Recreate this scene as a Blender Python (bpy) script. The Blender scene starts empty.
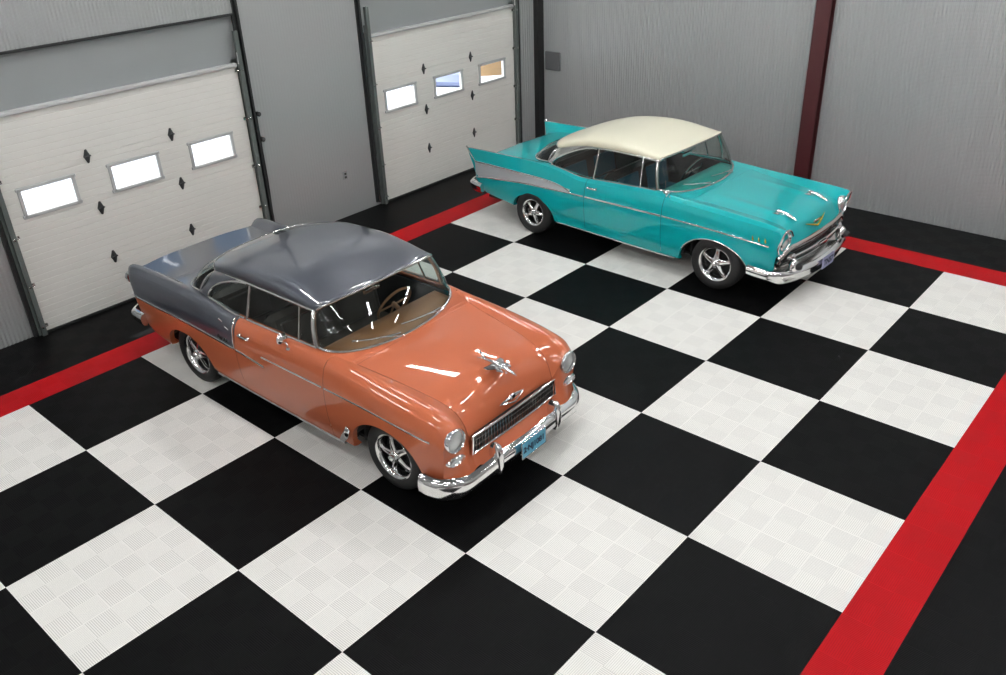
import bpy, math, random
import numpy as np
from math import sin, cos, pi, radians, sqrt
from mathutils import Vector, Matrix
random.seed(4)
scene = bpy.context.scene
COL = scene.collection

# ------------------------------------------------------------------ materials
def new_mat(name):
    m = bpy.data.materials.new(name); m.use_nodes = True
    nt = m.node_tree
    return m, nt, nt.nodes['Principled BSDF']
def add(nt, kind, **kw):
    n = nt.nodes.new(kind)
    for k, v in kw.items(): setattr(n, k, v)
    return n
def mat(name, col, rough=0.5, metal=0.0, coat=0.0, spec=0.5, var=0.04, scale=6.0, bump=0.0, bscale=60.0, aniso=None):
    m, nt, b = new_mat(name)
    tc = add(nt, 'ShaderNodeTexCoord')
    n = add(nt, 'ShaderNodeTexNoise'); n.inputs['Scale'].default_value = scale; n.inputs['Detail'].default_value = 3
    nt.links.new(tc.outputs['Object'], n.inputs['Vector'])
    mr = add(nt, 'ShaderNodeMapRange'); mr.inputs['To Min'].default_value = 1-var; mr.inputs['To Max'].default_value = 1+var
    nt.links.new(n.outputs['Fac'], mr.inputs['Value'])
    mx = add(nt, 'ShaderNodeVectorMath', operation='SCALE'); mx.inputs[0].default_value = col
    nt.links.new(mr.outputs[0], mx.inputs['Scale'])
    nt.links.new(mx.outputs[0], b.inputs['Base Color'])
    b.inputs['Roughness'].default_value = rough; b.inputs['Metallic'].default_value = metal
    b.inputs['Coat Weight'].default_value = coat; b.inputs['Coat Roughness'].default_value = 0.03
    b.inputs['Specular IOR Level'].default_value = spec
    if bump:
        n2 = add(nt, 'ShaderNodeTexNoise'); n2.inputs['Scale'].default_value = bscale; n2.inputs['Detail'].default_value = 4
        nt.links.new(tc.outputs['Object'], n2.inputs['Vector'])
        bp = add(nt, 'ShaderNodeBump'); bp.inputs['Strength'].default_value = bump; bp.inputs['Distance'].default_value = 0.01
        nt.links.new(n2.outputs['Fac'], bp.inputs['Height']); nt.links.new(bp.outputs[0], b.inputs['Normal'])
    return m
def glass_mat(name, tint, f=1.0, rough=0.0):
    m, nt, b = new_mat(name)
    nt.nodes.remove(b); out = [n for n in nt.nodes if n.type == 'OUTPUT_MATERIAL'][0]
    tr = add(nt, 'ShaderNodeBsdfTransparent'); tr.inputs[0].default_value = (*tint, 1)
    gl = add(nt, 'ShaderNodeBsdfGlossy'); gl.inputs['Roughness'].default_value = rough; gl.inputs[0].default_value = (1, 1, 1, 1)
    fr = add(nt, 'ShaderNodeLayerWeight'); fr.inputs['Blend'].default_value = .5
    pw = add(nt, 'ShaderNodeMath', operation='POWER'); pw.inputs[1].default_value = 5; nt.links.new(fr.outputs['Facing'], pw.inputs[0])
    mu = add(nt, 'ShaderNodeMath', operation='MULTIPLY_ADD'); mu.inputs[1].default_value = .9*f; mu.inputs[2].default_value = .05*f; nt.links.new(pw.outputs[0], mu.inputs[0])
    ms = add(nt, 'ShaderNodeMixShader'); nt.links.new(mu.outputs[0], ms.inputs[0]); nt.links.new(tr.outputs[0], ms.inputs[1]); nt.links.new(gl.outputs[0], ms.inputs[2])
    nt.links.new(ms.outputs[0], out.inputs['Surface'])
    return m
def emis(name, col, s):
    m, nt, b = new_mat(name)
    b.inputs['Emission Color'].default_value = (*col, 1); b.inputs['Emission Strength'].default_value = s
    b.inputs['Base Color'].default_value = (*col, 1)
    return m

def srgb(r, g, b):
    f = lambda c: (c/255/12.92) if c/255 <= .04045 else ((c/255+.055)/1.055)**2.4
    return (f(r), f(g), f(b))

M = {}
M['coral'] = mat('coral_paint', srgb(184, 98, 64), rough=.4, coat=.9, spec=.15, var=.02)
M['slate'] = mat('slate_paint', srgb(66, 70, 80), rough=.35, metal=.2, coat=1.0, var=.02)
M['slate'].node_tree.nodes['Principled BSDF'].inputs['Coat IOR'].default_value = 1.8
M['teal'] = mat('turquoise_paint', srgb(0, 164, 166), rough=.4, coat=.9, spec=.15, var=.02)
M['cream'] = mat('cream_paint', srgb(228, 224, 200), rough=.35, coat=.5, var=.01)
M['chrome'] = mat('chrome', (.82, .82, .82), rough=.13, metal=1, var=.01)
M['trimsteel'] = mat('bright_trim', (.66, .65, .63), rough=.2, metal=1, var=.02)
M['silver'] = mat('ribbed_aluminium', (.50, .54, .56), rough=.4, metal=.3, var=.04, scale=30)
M['gold'] = mat('gold_trim', srgb(200, 180, 60), rough=.25, metal=.8)
M['rubber'] = mat('tire_rubber', (.012, .012, .012), rough=.6, bump=.2, bscale=90)
M['dark'] = mat('dark_underside', (.008, .008, .008), rough=.9)
M['black'] = mat('black_trim', (.012, .012, .012), rough=.5)
M['lens'] = mat('clear_lens', (.62, .64, .64), rough=.12, metal=.5, coat=1)
M['red'] = mat('red_lens', (.4, .01, .01), rough=.15, coat=1)
M['seat_o'] = mat('slate_vinyl', srgb(82, 76, 72), rough=.5, bump=.2)
M['seat_t'] = mat('black_vinyl', srgb(28, 30, 30), rough=.5, bump=.2)
M['seat_ti'] = mat('turquoise_cloth', srgb(14, 88, 108), rough=.7, bump=.2)
M['dash_o'] = mat('tan_dash', srgb(150, 105, 70), rough=.4)
M['dash_t'] = mat('green_dash', srgb(30, 165, 155), rough=.4)
M['liner'] = mat('headliner', srgb(70, 66, 60), rough=.8)
M['carglass'] = glass_mat('car_glass', (.74, .80, .78), .9)
M['pane'] = glass_mat('window_glass', (.93, .96, .96), 1.0)
M['plateblue'] = mat('plate_blue', srgb(95, 165, 190), rough=.4)
M['platewhite'] = mat('plate_white', srgb(165, 165, 195), rough=.4)
M['ink'] = mat('plate_ink', srgb(15, 30, 60), rough=.5)
M['doorwhite'] = mat('door_steel_white', srgb(222, 220, 213), rough=.5, var=.015, bump=.04, bscale=150)
M['framewhite'] = mat('window_frame_white', srgb(186, 187, 186), rough=.45)
M['track'] = mat('galvanised_track', srgb(92, 98, 95), rough=.45, metal=.15, var=.12, scale=12)
M['trackdark'] = mat('dark_weatherstrip', (.015, .016, .016), rough=.5)
M['hinge'] = mat('hinge_steel', srgb(70, 72, 72), rough=.4, metal=.6)
M['maroon'] = mat('maroon_steel_paint', srgb(66, 22, 25), rough=.5, var=.05)
M['header'] = mat('header_panel', srgb(152, 156, 155), rough=.4, metal=.2, var=.05, scale=1.5)
M['wall'] = mat('liner_panel', srgb(172, 174, 173), rough=.4, metal=.35, var=.03, scale=.8)
M['plain'] = mat('plain_wall', srgb(150, 150, 148), rough=.6)
M['ceil'] = mat('ceiling_panel', srgb(105, 105, 104), rough=.6)
M['boxgrey'] = mat('grey_plastic', srgb(92, 94, 95), rough=.5)
M['fixture'] = mat('fixture_white', (.8, .8, .8), rough=.5)
M['tube'] = emis('lit_tube', (.985, .99, 1.0), 80)
M['concrete'] = mat('outdoor_concrete', srgb(225, 228, 240), rough=.8, var=.12, scale=.6)
M['sand'] = mat('sand_tan', (.40, .25, .12), rough=.9, var=.2, scale=4)

# --- floor: interlocking ribbed tiles, chequer of 1.2 m squares inside a red border
def floor_material():
    m, nt, b = new_mat('interlocking_floor_tiles')
    L = nt.links.new
    def math(op, a, b_=None, c=None):
        n = add(nt, 'ShaderNodeMath', operation=op)
        for i, v in enumerate((a, b_, c)):
            if v is None: continue
            if isinstance(v, (int, float)): n.inputs[i].default_value = v
            else: L(v, n.inputs[i])
        return n.outputs[0]
    tc = add(nt, 'ShaderNodeTexCoord'); sp = add(nt, 'ShaderNodeSeparateXYZ'); L(tc.outputs['Object'], sp.inputs[0])
    x, y = sp.outputs[0], sp.outputs[1]
    S = 1.2
    ix = math('FLOOR', math('DIVIDE', x, S)); iy = math('FLOOR', math('DIVIDE', y, S))
    par = math('FLOORED_MODULO', math('ADD', ix, iy), 2.0)          # 1 -> black
    white = math('GREATER_THAN', par, .5)
    # inner field: 0<x<7.2, y<8.4
    inx = math('MULTIPLY', math('GREATER_THAN', x, 0.0), math('LESS_THAN', x, 7.2))
    iny = math('MULTIPLY', math('LESS_THAN', y, 8.4), math('GREATER_THAN', y, -6.0))
    inn = math('MULTIPLY', inx, iny)
    outx = math('MULTIPLY', math('GREATER_THAN', x, -0.4), math('LESS_THAN', x, 7.6))
    outy = math('MULTIPLY', math('LESS_THAN', y, 8.8), math('GREATER_THAN', y, -6.4))
    out = math('MULTIPLY', outx, outy)
    red = math('SUBTRACT', out, inn)
    white = math('MULTIPLY', white, inn)
    # 0.2 m quadrants with ribs running in alternate directions
    q = math('FLOORED_MODULO', math('ADD', math('FLOOR', math('DIVIDE', x, .2)), math('FLOOR', math('DIVIDE', y, .2))), 2.0)
    fq = 2*pi/.0143
    rx = math('SINE', math('MULTIPLY', x, fq)); ry = math('SINE', math('MULTIPLY', y, fq))
    mixr = add(nt, 'ShaderNodeMix', data_type='FLOAT'); L(q, mixr.inputs[0]); L(rx, mixr.inputs[2]); L(ry, mixr.inputs[3])
    rib = mixr.outputs[0]
    gap = math('LESS_THAN', rib, math('ADD', -.78, math('MULTIPLY', q, .28)))   # open slots between ribs
    # seams every 0.4 m
    def seam(v):
        f = math('ABSOLUTE', math('SUBTRACT', math('FRACT', math('ADD', math('DIVIDE', v, .4), .5)), .5))
        return math('LESS_THAN', f, .008)
    sm = math('MAXIMUM', seam(x), seam(y))
    def mixc(f, a, b_):
        n = add(nt, 'ShaderNodeMix', data_type='RGBA'); L(f, n.inputs[0])
        for k, v in ((6, a), (7, b_)):
            if isinstance(v, tuple): n.inputs[k].default_value = (*v, 1)
            else: L(v, n.inputs[k])
        return n.outputs[2]
    base = mixc(white, (.0025, .0025, .0027), srgb(234, 232, 226))
    base = mixc(red, base, srgb(168, 14, 22))
    slot = mixc(white, (.001, .001, .001), srgb(196, 194, 189)); slot = mixc(red, slot, srgb(140, 12, 18))
    c = mixc(math('MULTIPLY', gap, math('SUBTRACT', 1.0, sm)), base, slot)
    noise = add(nt, 'ShaderNodeTexNoise'); noise.inputs['Scale'].default_value = 1.3; noise.inputs['Detail'].default_value = 6
    L(tc.outputs['Object'], noise.inputs['Vector'])
    mr = add(nt, 'ShaderNodeMapRange'); mr.inputs['To Min'].default_value = .95; mr.inputs['To Max'].default_value = 1.05; L(noise.outputs[0], mr.inputs[0])
    sc = add(nt, 'ShaderNodeVectorMath', operation='SCALE'); L(c, sc.inputs[0]); L(mr.outputs[0], sc.inputs['Scale'])
    L(sc.outputs[0], b.inputs['Base Color'])
    bp = add(nt, 'ShaderNodeBump'); bp.inputs['Strength'].default_value = .25; bp.inputs['Distance'].default_value = .002
    L(rib, bp.inputs['Height']); L(bp.outputs[0], b.inputs['Normal'])
    b.inputs['Roughness'].default_value = .45; b.inputs['Specular IOR Level'].default_value = .07
    return m
M['floor'] = floor_material()

# ------------------------------------------------------------------ mesh helpers
class MB:
    def __init__(s): s.v = []; s.f = []; s.m = []
    def grid(s, P, flip=False, mi=0, closed_u=False, closed_v=False):
        """P[i][j] -> quads; i outer"""
        P = np.asarray(P, float); a, b = P.shape[:2]; o = len(s.v)
        s.v += [tuple(p) for p in P.reshape(-1, 3)]
        for i in range(a if closed_u else a-1):
            for j in range(b if closed_v else b-1):
                q = [o+i*b+j, o+((i+1) % a)*b+j, o+((i+1) % a)*b+(j+1) % b, o+i*b+(j+1) % b]
                s.f.append(q[::-1] if flip else q); s.m.append(mi if isinstance(mi, int) else mi(i, j))
        return s
    def poly(s, pts, mi=0):
        o = len(s.v); s.v += [tuple(p) for p in pts]; s.f.append(list(range(o, o+len(pts)))); s.m.append(mi); return s
    def box(s, c, d, rot=None, mi=0, bev=0.0):
        x, y, z = d[0]/2, d[1]/2, d[2]/2
        if bev > 0:
            b = min(bev, x*.9, y*.9, z*.9); pts = []
            # three-ring bevelled box
            for (zz, k) in ((-z, b), (-z+b, 0), (z-b, 0), (z, b)):
                ring = [(-x+k, -y+k+b), (-x+k+b, -y+k), (x-k-b, -y+k), (x-k, -y+k+b), (x-k, y-k-b), (x-k-b, y-k), (-x+k+b, y-k), (-x+k, y-k-b)]
                pts.append([(px, py, zz) for px, py in ring])
            P = np.array(pts, float)
        else:
            ring = [(-x, -y), (x, -y), (x, y), (-x, y)]
            P = np.array([[(px, py, zz) for px, py in ring] for zz in (-z, z)], float)
        if rot is not None:
            R = np.array(rot); P = P @ R.T
        P = P + np.array(c, float)
        s.grid(P, closed_v=True, flip=True, mi=mi); s.poly(P[0][::-1], mi); s.poly(P[-1], mi); return s
    def tube(s, pts, r, n=8, caps=True, mi=0, up=(0, 0, 1), rz=None):
        """r may be list; rz: second radius (along up-ish)"""
        pts = [np.array(p, float) for p in pts]; K = len(pts)
        rr = r if hasattr(r, '__len__') else [r]*K
        zz = rr if rz is None else (rz if hasattr(rz, '__len__') else [rz]*K)
        rows = []
        for i in range(K):
            t = pts[min(i+1, K-1)]-pts[max(i-1, 0)]; t /= np.linalg.norm(t)+1e-12
            u = np.array(up, float)
            if abs(t@u) > .95: u = np.array((1., 0, 0)) if abs(t[0]) < .9 else np.array((0, 1., 0))
            a = np.cross(t, u); a /= np.linalg.norm(a); b = np.cross(a, t)
            rows.append([pts[i]+rr[i]*cos(2*pi*k/n)*a+zz[i]*sin(2*pi*k/n)*b for k in range(n)])
        s.grid(rows, closed_v=True, mi=mi)
        if caps: s.poly(rows[0], mi); s.poly(rows[-1][::-1], mi)
        return s
    def lathe(s, prof, org, axis='x', n=32, mi=0, sgn=1):
        """prof: list of (axial, radius)"""
        rows = []
        for a, r in prof:
            ring = []
            for k in range(n):
                t = 2*pi*k/n; c, d = r*cos(t), r*sin(t)
                p = {'x': (a*sgn, c, d), 'y': (c, a*sgn, d), 'z': (c, d, a*sgn)}[axis]
                ring.append(np.array(p)+np.array(org))
            rows.append(ring)
        s.grid(rows, closed_v=True, mi=mi); return s
    def build(s, name, mats, parent=None, smooth=True, angle=38, solid=0.0):
        me = bpy.data.meshes.new(name); me.from_pydata(s.v, [], s.f)
        for m in (mats if isinstance(mats, (list, tuple)) else [mats]): me.materials.append(m)
        me.polygons.foreach_set('material_index', s.m)
        me.validate(); me.update()
        if smooth:
            me.polygons.foreach_set('use_smooth', [True]*len(me.polygons))
            me.set_sharp_from_angle(angle=radians(angle))
        o = bpy.data.objects.new(name, me); COL.objects.link(o)
        if parent: o.parent = parent
        if solid:
            md = o.modifiers.new('thickness', 'SOLIDIFY'); md.thickness = solid; md.offset = 0
        return o
def thing(name, label, cat, loc=(0, 0, 0), rz=0, group=None):
    o = bpy.data.objects.new(name, None); o.empty_display_size = .3; COL.objects.link(o)
    o.location = loc; o.rotation_euler = (0, 0, rz); o['label'] = label; o['category'] = cat
    if group: o['group'] = group
    return o
def tag(o, label, cat, group=None):
    o['label'] = label; o['category'] = cat
    if group: o['group'] = group
    return o
def struct(o, label=None):
    o['kind'] = 'structure'
    if label: o['label'] = label
    return o
def text_mesh(name, body, size, loc, xdir, ydir, mt, parent, depth=.002, shear=0):
    cu = bpy.data.curves.new(name, 'FONT'); cu.body = body; cu.size = size; cu.extrude = depth
    cu.align_x = 'CENTER'; cu.align_y = 'CENTER'; cu.shear = shear; cu.offset = size*.035
    tmp = bpy.data.objects.new('tmp', cu); COL.objects.link(tmp)
    bpy.context.view_layer.update()
    me = bpy.data.meshes.new_from_object(tmp.evaluated_get(bpy.context.evaluated_depsgraph_get()))
    bpy.data.objects.remove(tmp)
    X = Vector(xdir).normalized(); Y = Vector(ydir).normalized(); Z = X.cross(Y)
    T = Matrix((( X.x, Y.x, Z.x, loc[0]), (X.y, Y.y, Z.y, loc[1]), (X.z, Y.z, Z.z, loc[2]), (0, 0, 0, 1)))
    me.transform(T); me.materials.clear(); me.materials.append(mt)
    o = bpy.data.objects.new(name, me); COL.objects.link(o); o.parent = parent
    return o

# ------------------------------------------------------------------ curves
def pchip(xs, ys):
    xs = np.array(xs, float); ys = np.array(ys, float)
    if ys.ndim == 1: ys = ys[:, None]
    h = np.diff(xs)[:, None]; d = np.diff(ys, axis=0)/h; m = np.zeros_like(ys)
    for i in range(1, len(xs)-1):
        a, b = d[i-1], d[i]; ok = a*b > 0; w1 = 2*h[i]+h[i-1]; w2 = h[i]+2*h[i-1]
        with np.errstate(divide='ignore', invalid='ignore'):
            v = (w1+w2)/(w1/a+w2/b)
        m[i] = np.where(ok, v, 0)
    m[0] = d[0]; m[-1] = d[-1]
    def f(x):
        i = int(np.clip(np.searchsorted(xs, x)-1, 0, len(xs)-2)); t = min(max((x-xs[i])/(xs[i+1]-xs[i]), 0), 1); H = xs[i+1]-xs[i]
        r = (2*t**3-3*t*t+1)*ys[i]+(t**3-2*t*t+t)*H*m[i]+(-2*t**3+3*t*t)*ys[i+1]+(t**3-t*t)*H*m[i+1]
        return r if len(r) > 1 else float(r[0])
    return f
def lerp(a, b, t): return np.array(a, float)*(1-t)+np.array(b, float)*t
def resample(P, ts):
    P = np.asarray(P, float); d = np.r_[0, np.cumsum(np.linalg.norm(np.diff(P, axis=0), axis=1))]; d /= d[-1]
    return np.stack([np.interp(ts, d, P[:, k]) for k in range(P.shape[1])], 1)
def smoothpath(pts, n=40, closed=False):
    """Catmull-Rom through points"""
    P = [np.array(p, float) for p in pts]; out = []
    K = len(P)
    seg = K if closed else K-1
    per = max(2, n//seg)
    for i in range(seg):
        p1, p2 = P[i % K], P[(i+1) % K]
        p0 = P[(i-1) % K] if (closed or i > 0) else 2*p1-p2
        p3 = P[(i+2) % K] if (closed or i+2 < K) else 2*p2-p1
        for k in range(per):
            t = k/per
            out.append(.5*((2*p1)+(-p0+p2)*t+(2*p0-5*p1+4*p2-p3)*t*t+(-p0+3*p1-3*p2+p3)*t**3))
    if not closed: out.append(P[-1])
    return out

# ------------------------------------------------------------------ car body loft
class Body:
    """half section through ten points P0..P9 (rocker, side, trim line, shoulder, seam, crown) per station"""
    def __init__(s, stations, arches, sharp, dx, opening, N=(3, 4, 5, 6, 6, 5, 5, 7, 7)):
        us = [a for a, _ in stations]; s.u0, s.u1 = us[0], us[-1]
        s.f = pchip(us, np.array([np.array(p).ravel() for _, p in stations]))
        s.sharp = sharp; s.arches = arches; s.dx = dx; s.opening = opening; s.N = N
    def ctrl(s, u):
        d = min(.20, (u-s.u0)*.8, (s.u1-u)*.8)
        if d <= 0: return s.f(u).reshape(10, 2)
        acc = 0; W = 0
        for k in range(-4, 5):
            w = math.exp(-(k/2.2)**2); acc = acc+s.f(u+d*k/4)*w; W += w
        return (acc/W).reshape(10, 2)
    def segs(s, u):
        P = s.ctrl(u); D = []
        for i in range(10):
            if i in (0, 9): D.append(None); continue
            a = P[i]-P[i-1]; b = P[i+1]-P[i]; la = np.linalg.norm(a)+1e-9; lb = np.linalg.norm(b)+1e-9
            d = a/la*lb+b/lb*la; D.append(d/(np.linalg.norm(d)+1e-9))
        out = []
        for i in range(9):
            c = P[i+1]-P[i]; L = np.linalg.norm(c)+1e-9; cd = c/L
            d0 = cd if (i == 0 or i in s.sharp) else D[i]
            d1 = cd if (i+1 in s.sharp) else (np.array([-1., 0.]) if i+1 == 9 else D[i+1])
            t = np.linspace(0, 1, s.N[i]+1)[:, None]
            q = (2*t**3-3*t*t+1)*P[i]+(t**3-2*t*t+t)*L*d0+(-2*t**3+3*t*t)*P[i+1]+(t**3-t*t)*L*d1
            out.append(q)
        return out
    def join(s, S, a, b):
        r = [S[a]]
        for k in range(a+1, b): r.append(S[k][1:])
        return np.concatenate(r)
    def zarch(s, u):
        for (c, zc, a, b, n) in s.arches:
            t = abs(u-c)/a
            if t < 1: return zc+b*(1-t**n)**(1/n)
        return None
    def side_h(s, u, z):
        P = s.join(s.segs(u), 1, 6); i = np.argsort(P[:, 1]); return float(np.interp(z, P[i, 1], P[i, 0]))
    def rows(s, u, kind):
        S = s.segs(u)
        if kind == 'lower':
            P = s.join(S, 0, 3); za = s.zarch(u); d = np.r_[0, np.cumsum(np.linalg.norm(np.diff(P, axis=0), axis=1))]
            t0 = 0
            if za is not None and za > P[0, 1]:
                t0 = np.interp(za, P[:, 1], d)/d[-1]
            R = resample(P, np.linspace(t0, .999999, 13))
            lip = R[0]+np.array([-.05, .004])
            return np.vstack([lip, R])
        if kind == 'upper': return s.join(S, 3, 5)
        if kind == 'insert': return s.join(S, 3, 4)
        if kind == 'upper2': return s.join(S, 4, 5)
        if kind == 'crown': return s.join(S, 5, 7)
        if kind == 'top':
            P = s.join(S, 7, 9); yb = s.opening(u)
            if yb <= 0: return resample(P, np.linspace(0, 1, 16))
            yb = min(yb, P[0, 0]-.001)
            hh = P[::-1, 0]; d = np.r_[0, np.cumsum(np.linalg.norm(np.diff(P, axis=0), axis=1))]; d /= d[-1]
            t1 = np.interp(yb, hh, d[::-1])
            return resample(P, np.linspace(0, max(t1, 1e-4), 16))
    def to3(s, u, R, side):
        return [(u+s.dx(u, h, z), side*h, z) for h, z in R]
    def stations(s, a, b, step=.04):
        xs = set(np.round(np.linspace(a, b, max(2, int((b-a)/step)+1)), 5))
        for (c, zc, r, _, n) in s.arches:
            for k in range(0, 49):
                v = c-r*cos(pi*k/48)
                if a < v < b: xs.add(round(v, 5))
        for v in s.extra: 
            if a < v < b: xs.add(round(v, 5))
        xs = sorted(xs); out = [xs[0]]
        for v in xs[1:]:
            if v-out[-1] > .0015: out.append(v)
            elif v == xs[-1]: out[-1] = v
        return out
    extra = ()
    def panel(s, mb, a, b, kinds, side, mi=0):
        us = s.stations(a, b)
        for n, k in enumerate(kinds):
            P = [s.to3(u, s.rows(u, k), side) for u in us]
            mb.grid(P, flip=(side > 0), mi=mi[n] if isinstance(mi, (list, tuple)) else mi)
        return mb
    def toppanel(s, mb, a, b, mi=0, skin=False):
        us = s.stations(a, b); rows = []
        for u in us:
            R = s.rows(u, 'top'); L = s.to3(u, R, -1); Rr = s.to3(u, R[::-1], 1)
            rows.append(L[:-1]+Rr if s.opening(u) <= 0 else L+Rr)
        return rows

def sweep(mb, path, prof, closed_prof=True, mi=0, scale=None):
    """path in plan with z; prof (out, up); out = outward normal in plan (right of travel)"""
    P = [np.array(p, float) for p in path]; rows = []
    for i in range(len(P)):
        t = P[min(i+1, len(P)-1)]-P[max(i-1, 0)]; t[2] = 0; t /= np.linalg.norm(t)
        n = np.array([t[1], -t[0], 0.]); sc = 1 if scale is None else scale(i/(len(P)-1))
        sc = sc if hasattr(sc, '__len__') else (sc, sc)
        rows.append([P[i]+n*o*sc[0]+np.array([0, 0, z*sc[1]]) for o, z in prof])
    mb.grid(rows, closed_v=closed_prof, mi=mi)
    if closed_prof: mb.poly(rows[0], mi); mb.poly(rows[-1][::-1], mi)
    return mb
def strip_on_side(body, mb, pts, side, w=.022, t=.010, mi=0, n=30):
    """bright moulding following the body side, pts = (x, z)"""
    path = smoothpath([(a, 0, b) for a, b in pts], n); rows = []
    for p in path:
        h = body.side_h(p[0], p[2]); rows.append([(p[0]+body.dx(p[0], h, p[2]), side*(h+o), p[2]+z) for o, z in ((-.006, -w/2), (t*.6, -w/2), (t, -w/5), (t, w/5), (t*.6, w/2), (-.006, w/2))])
    mb.grid(rows, closed_v=True, flip=(side > 0), mi=mi); mb.poly(rows[0], mi); mb.poly(rows[-1], mi)
    return mb

WB = 2.82
def make_wheel(parent, x, side, r, rim, phase, fat=.2, face=.80, style=0):
    """wheel facing outward at |y| = face; side -1 right, +1 left"""
    org = (x, 0, r)
    Y = lambda a: side*(face+a)
    w = MB()
    prof = [(-fat*.9, rim*.93), (-fat*.85, rim*1.0), (-fat*.5, rim*.9), (-.075, rim*.86), (-.03, rim*.9), (-.012, rim*.93), (-.004, rim*.985), (0.0, rim*1.03), (-.008, rim*1.06)]
    w.lathe([(side*(face+a), q) for a, q in prof], org, 'y', 48)
    root = w.build('wheel', M['chrome'], parent)
    t = MB(); b = fat
    tp = [(-.006, rim*1.03), (.004, rim*1.08), (.012, rim*1.22), (.010, r*.90), (-.002, r*.955), (-.015, r*.985), (-.03, r*.998), (-b*.5, r), (-b+.03, r*.998), (-b+.01, r*.97), (-b, r*.9), (-b+.0, rim*1.05)]
    t.lathe([(side*(face+a), q) for a, q in tp], org, 'y', 56)
    # sidewall rib ring and tread grooves
    for gy in (-.06, -.10, -.14): t.lathe([(side*(face+gy-.004), r*1.001), (side*(face+gy-.004), r*.97), (side*(face+gy+.004), r*.97), (side*(face+gy+.004), r*1.001)], org, 'y', 56)
    t.build('tire', M['rubber'], root)
    s = MB()
    for k in range(5):
        a = phase+2*pi*k/5; d = np.array([cos(a), 0, sin(a)]); p = np.array([-sin(a), 0, cos(a)])
        rows = []
        for q, wd, dep, th in ((.16, .20, -.012, .05), (.35, .155, -.016, .045), (.6, .125, -.022, .035), (.8, .13, -.032, .035), (.95, .19, -.05, .03)):
            c = np.array([x, 0, r])+d*q*rim; W = wd*rim
            if style: W *= (1.15-.25*q)
            y0 = side*(face+dep-.01)
            ring = []
            for o, yy in ((-1, -th), (-1, -.006), (-.55, .004), (.55, .004), (1, -.006), (1, -th)):
                v = c+p*o*W; v[1] = y0+side*yy; ring.append(v)
            rows.append(ring)
        s.grid(rows, closed_v=True, flip=side < 0); s.poly(rows[0]); s.poly(rows[-1])
    s.build('spokes', M['chrome'], root, angle=50)
    h = MB()
    h.lathe([(side*(face+a), q) for a, q in ((-.06, rim*.27), (-.02, rim*.27), (-.006, rim*.24), (0.004, rim*.16), (.022, rim*.14), (.03, rim*.1), (.033, 0.001))], org, 'y', 24)
    for k in range(5):
        a = phase+2*pi*(k+.5)/5; c = (x+cos(a)*rim*.21, 0, r+sin(a)*rim*.21)
        h.lathe([(side*(face+q), rr) for q, rr in ((-.02, .009), (.006, .009), (.01, .005), (.011, .0005))], c, 'y', 8)
    h.build('hub_cap', M['chrome'], root)
    d = MB(); d.lathe([(side*(face-.10), rim*.84), (side*(face-.10), .001)], org, 'y', 32); d.build('brake_disc', M['dark'], root)

# ------------------------------------------------------------------ shared greenhouse (roof, glass, pillars)
class House:
    def __init__(s, k): s.__dict__.update(k)
    def W(s, u): return s.fW(u)
    def roofpt(s, u, th):
        c = max(cos(th), 0); sn = sin(th); W = s.fW(u); zs = s.fzs(u); zc = s.fzc(u)
        xr = s.xr-s.bowr*c; xf = s.xf+s.bowf*c
        return np.array([xr*(1-u)+xf*u, W*math.copysign(abs(sn)**.8, sn), zs+(zc-zs)*c**.50])
    def wbase(s, th):
        c = max(cos(th), 0); return np.array([s.wx+s.wbow*c**.95, s.wh*sin(th), s.wz1*(1-c)+s.wz0*c])
    def rbase(s, th):
        c = max(cos(th), 0); return np.array([s.rx-s.rbow*c**.8, s.rh*sin(th), s.rz1*(1-c)+s.rz0*c])
    def opening(s, u):
        if s.rx <= u <= s.wx: return .745
        if s.wx < u < s.wx+s.wbow: c = ((u-s.wx)/s.wbow)**(1/.95); return s.wh*sqrt(max(0, 1-c*c))+1e-3
        if s.rx-s.rbow < u < s.rx: c = ((s.rx-u)/s.rbow)**(1/.8); return s.rh*sqrt(max(0, 1-c*c))+1e-3
        return 0
    def yside(s, z): return s.ys0-(z-1.01)*s.yslope
TH = [radians(a) for a in np.r_[np.linspace(-90, -50, 14), np.linspace(-46, 46, 24), np.linspace(50, 90, 14)]]
def bez_between(a, b, t, bulge, nrm): return lerp(a, b, t)+np.array(nrm)*bulge*4*t*(1-t)

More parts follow.
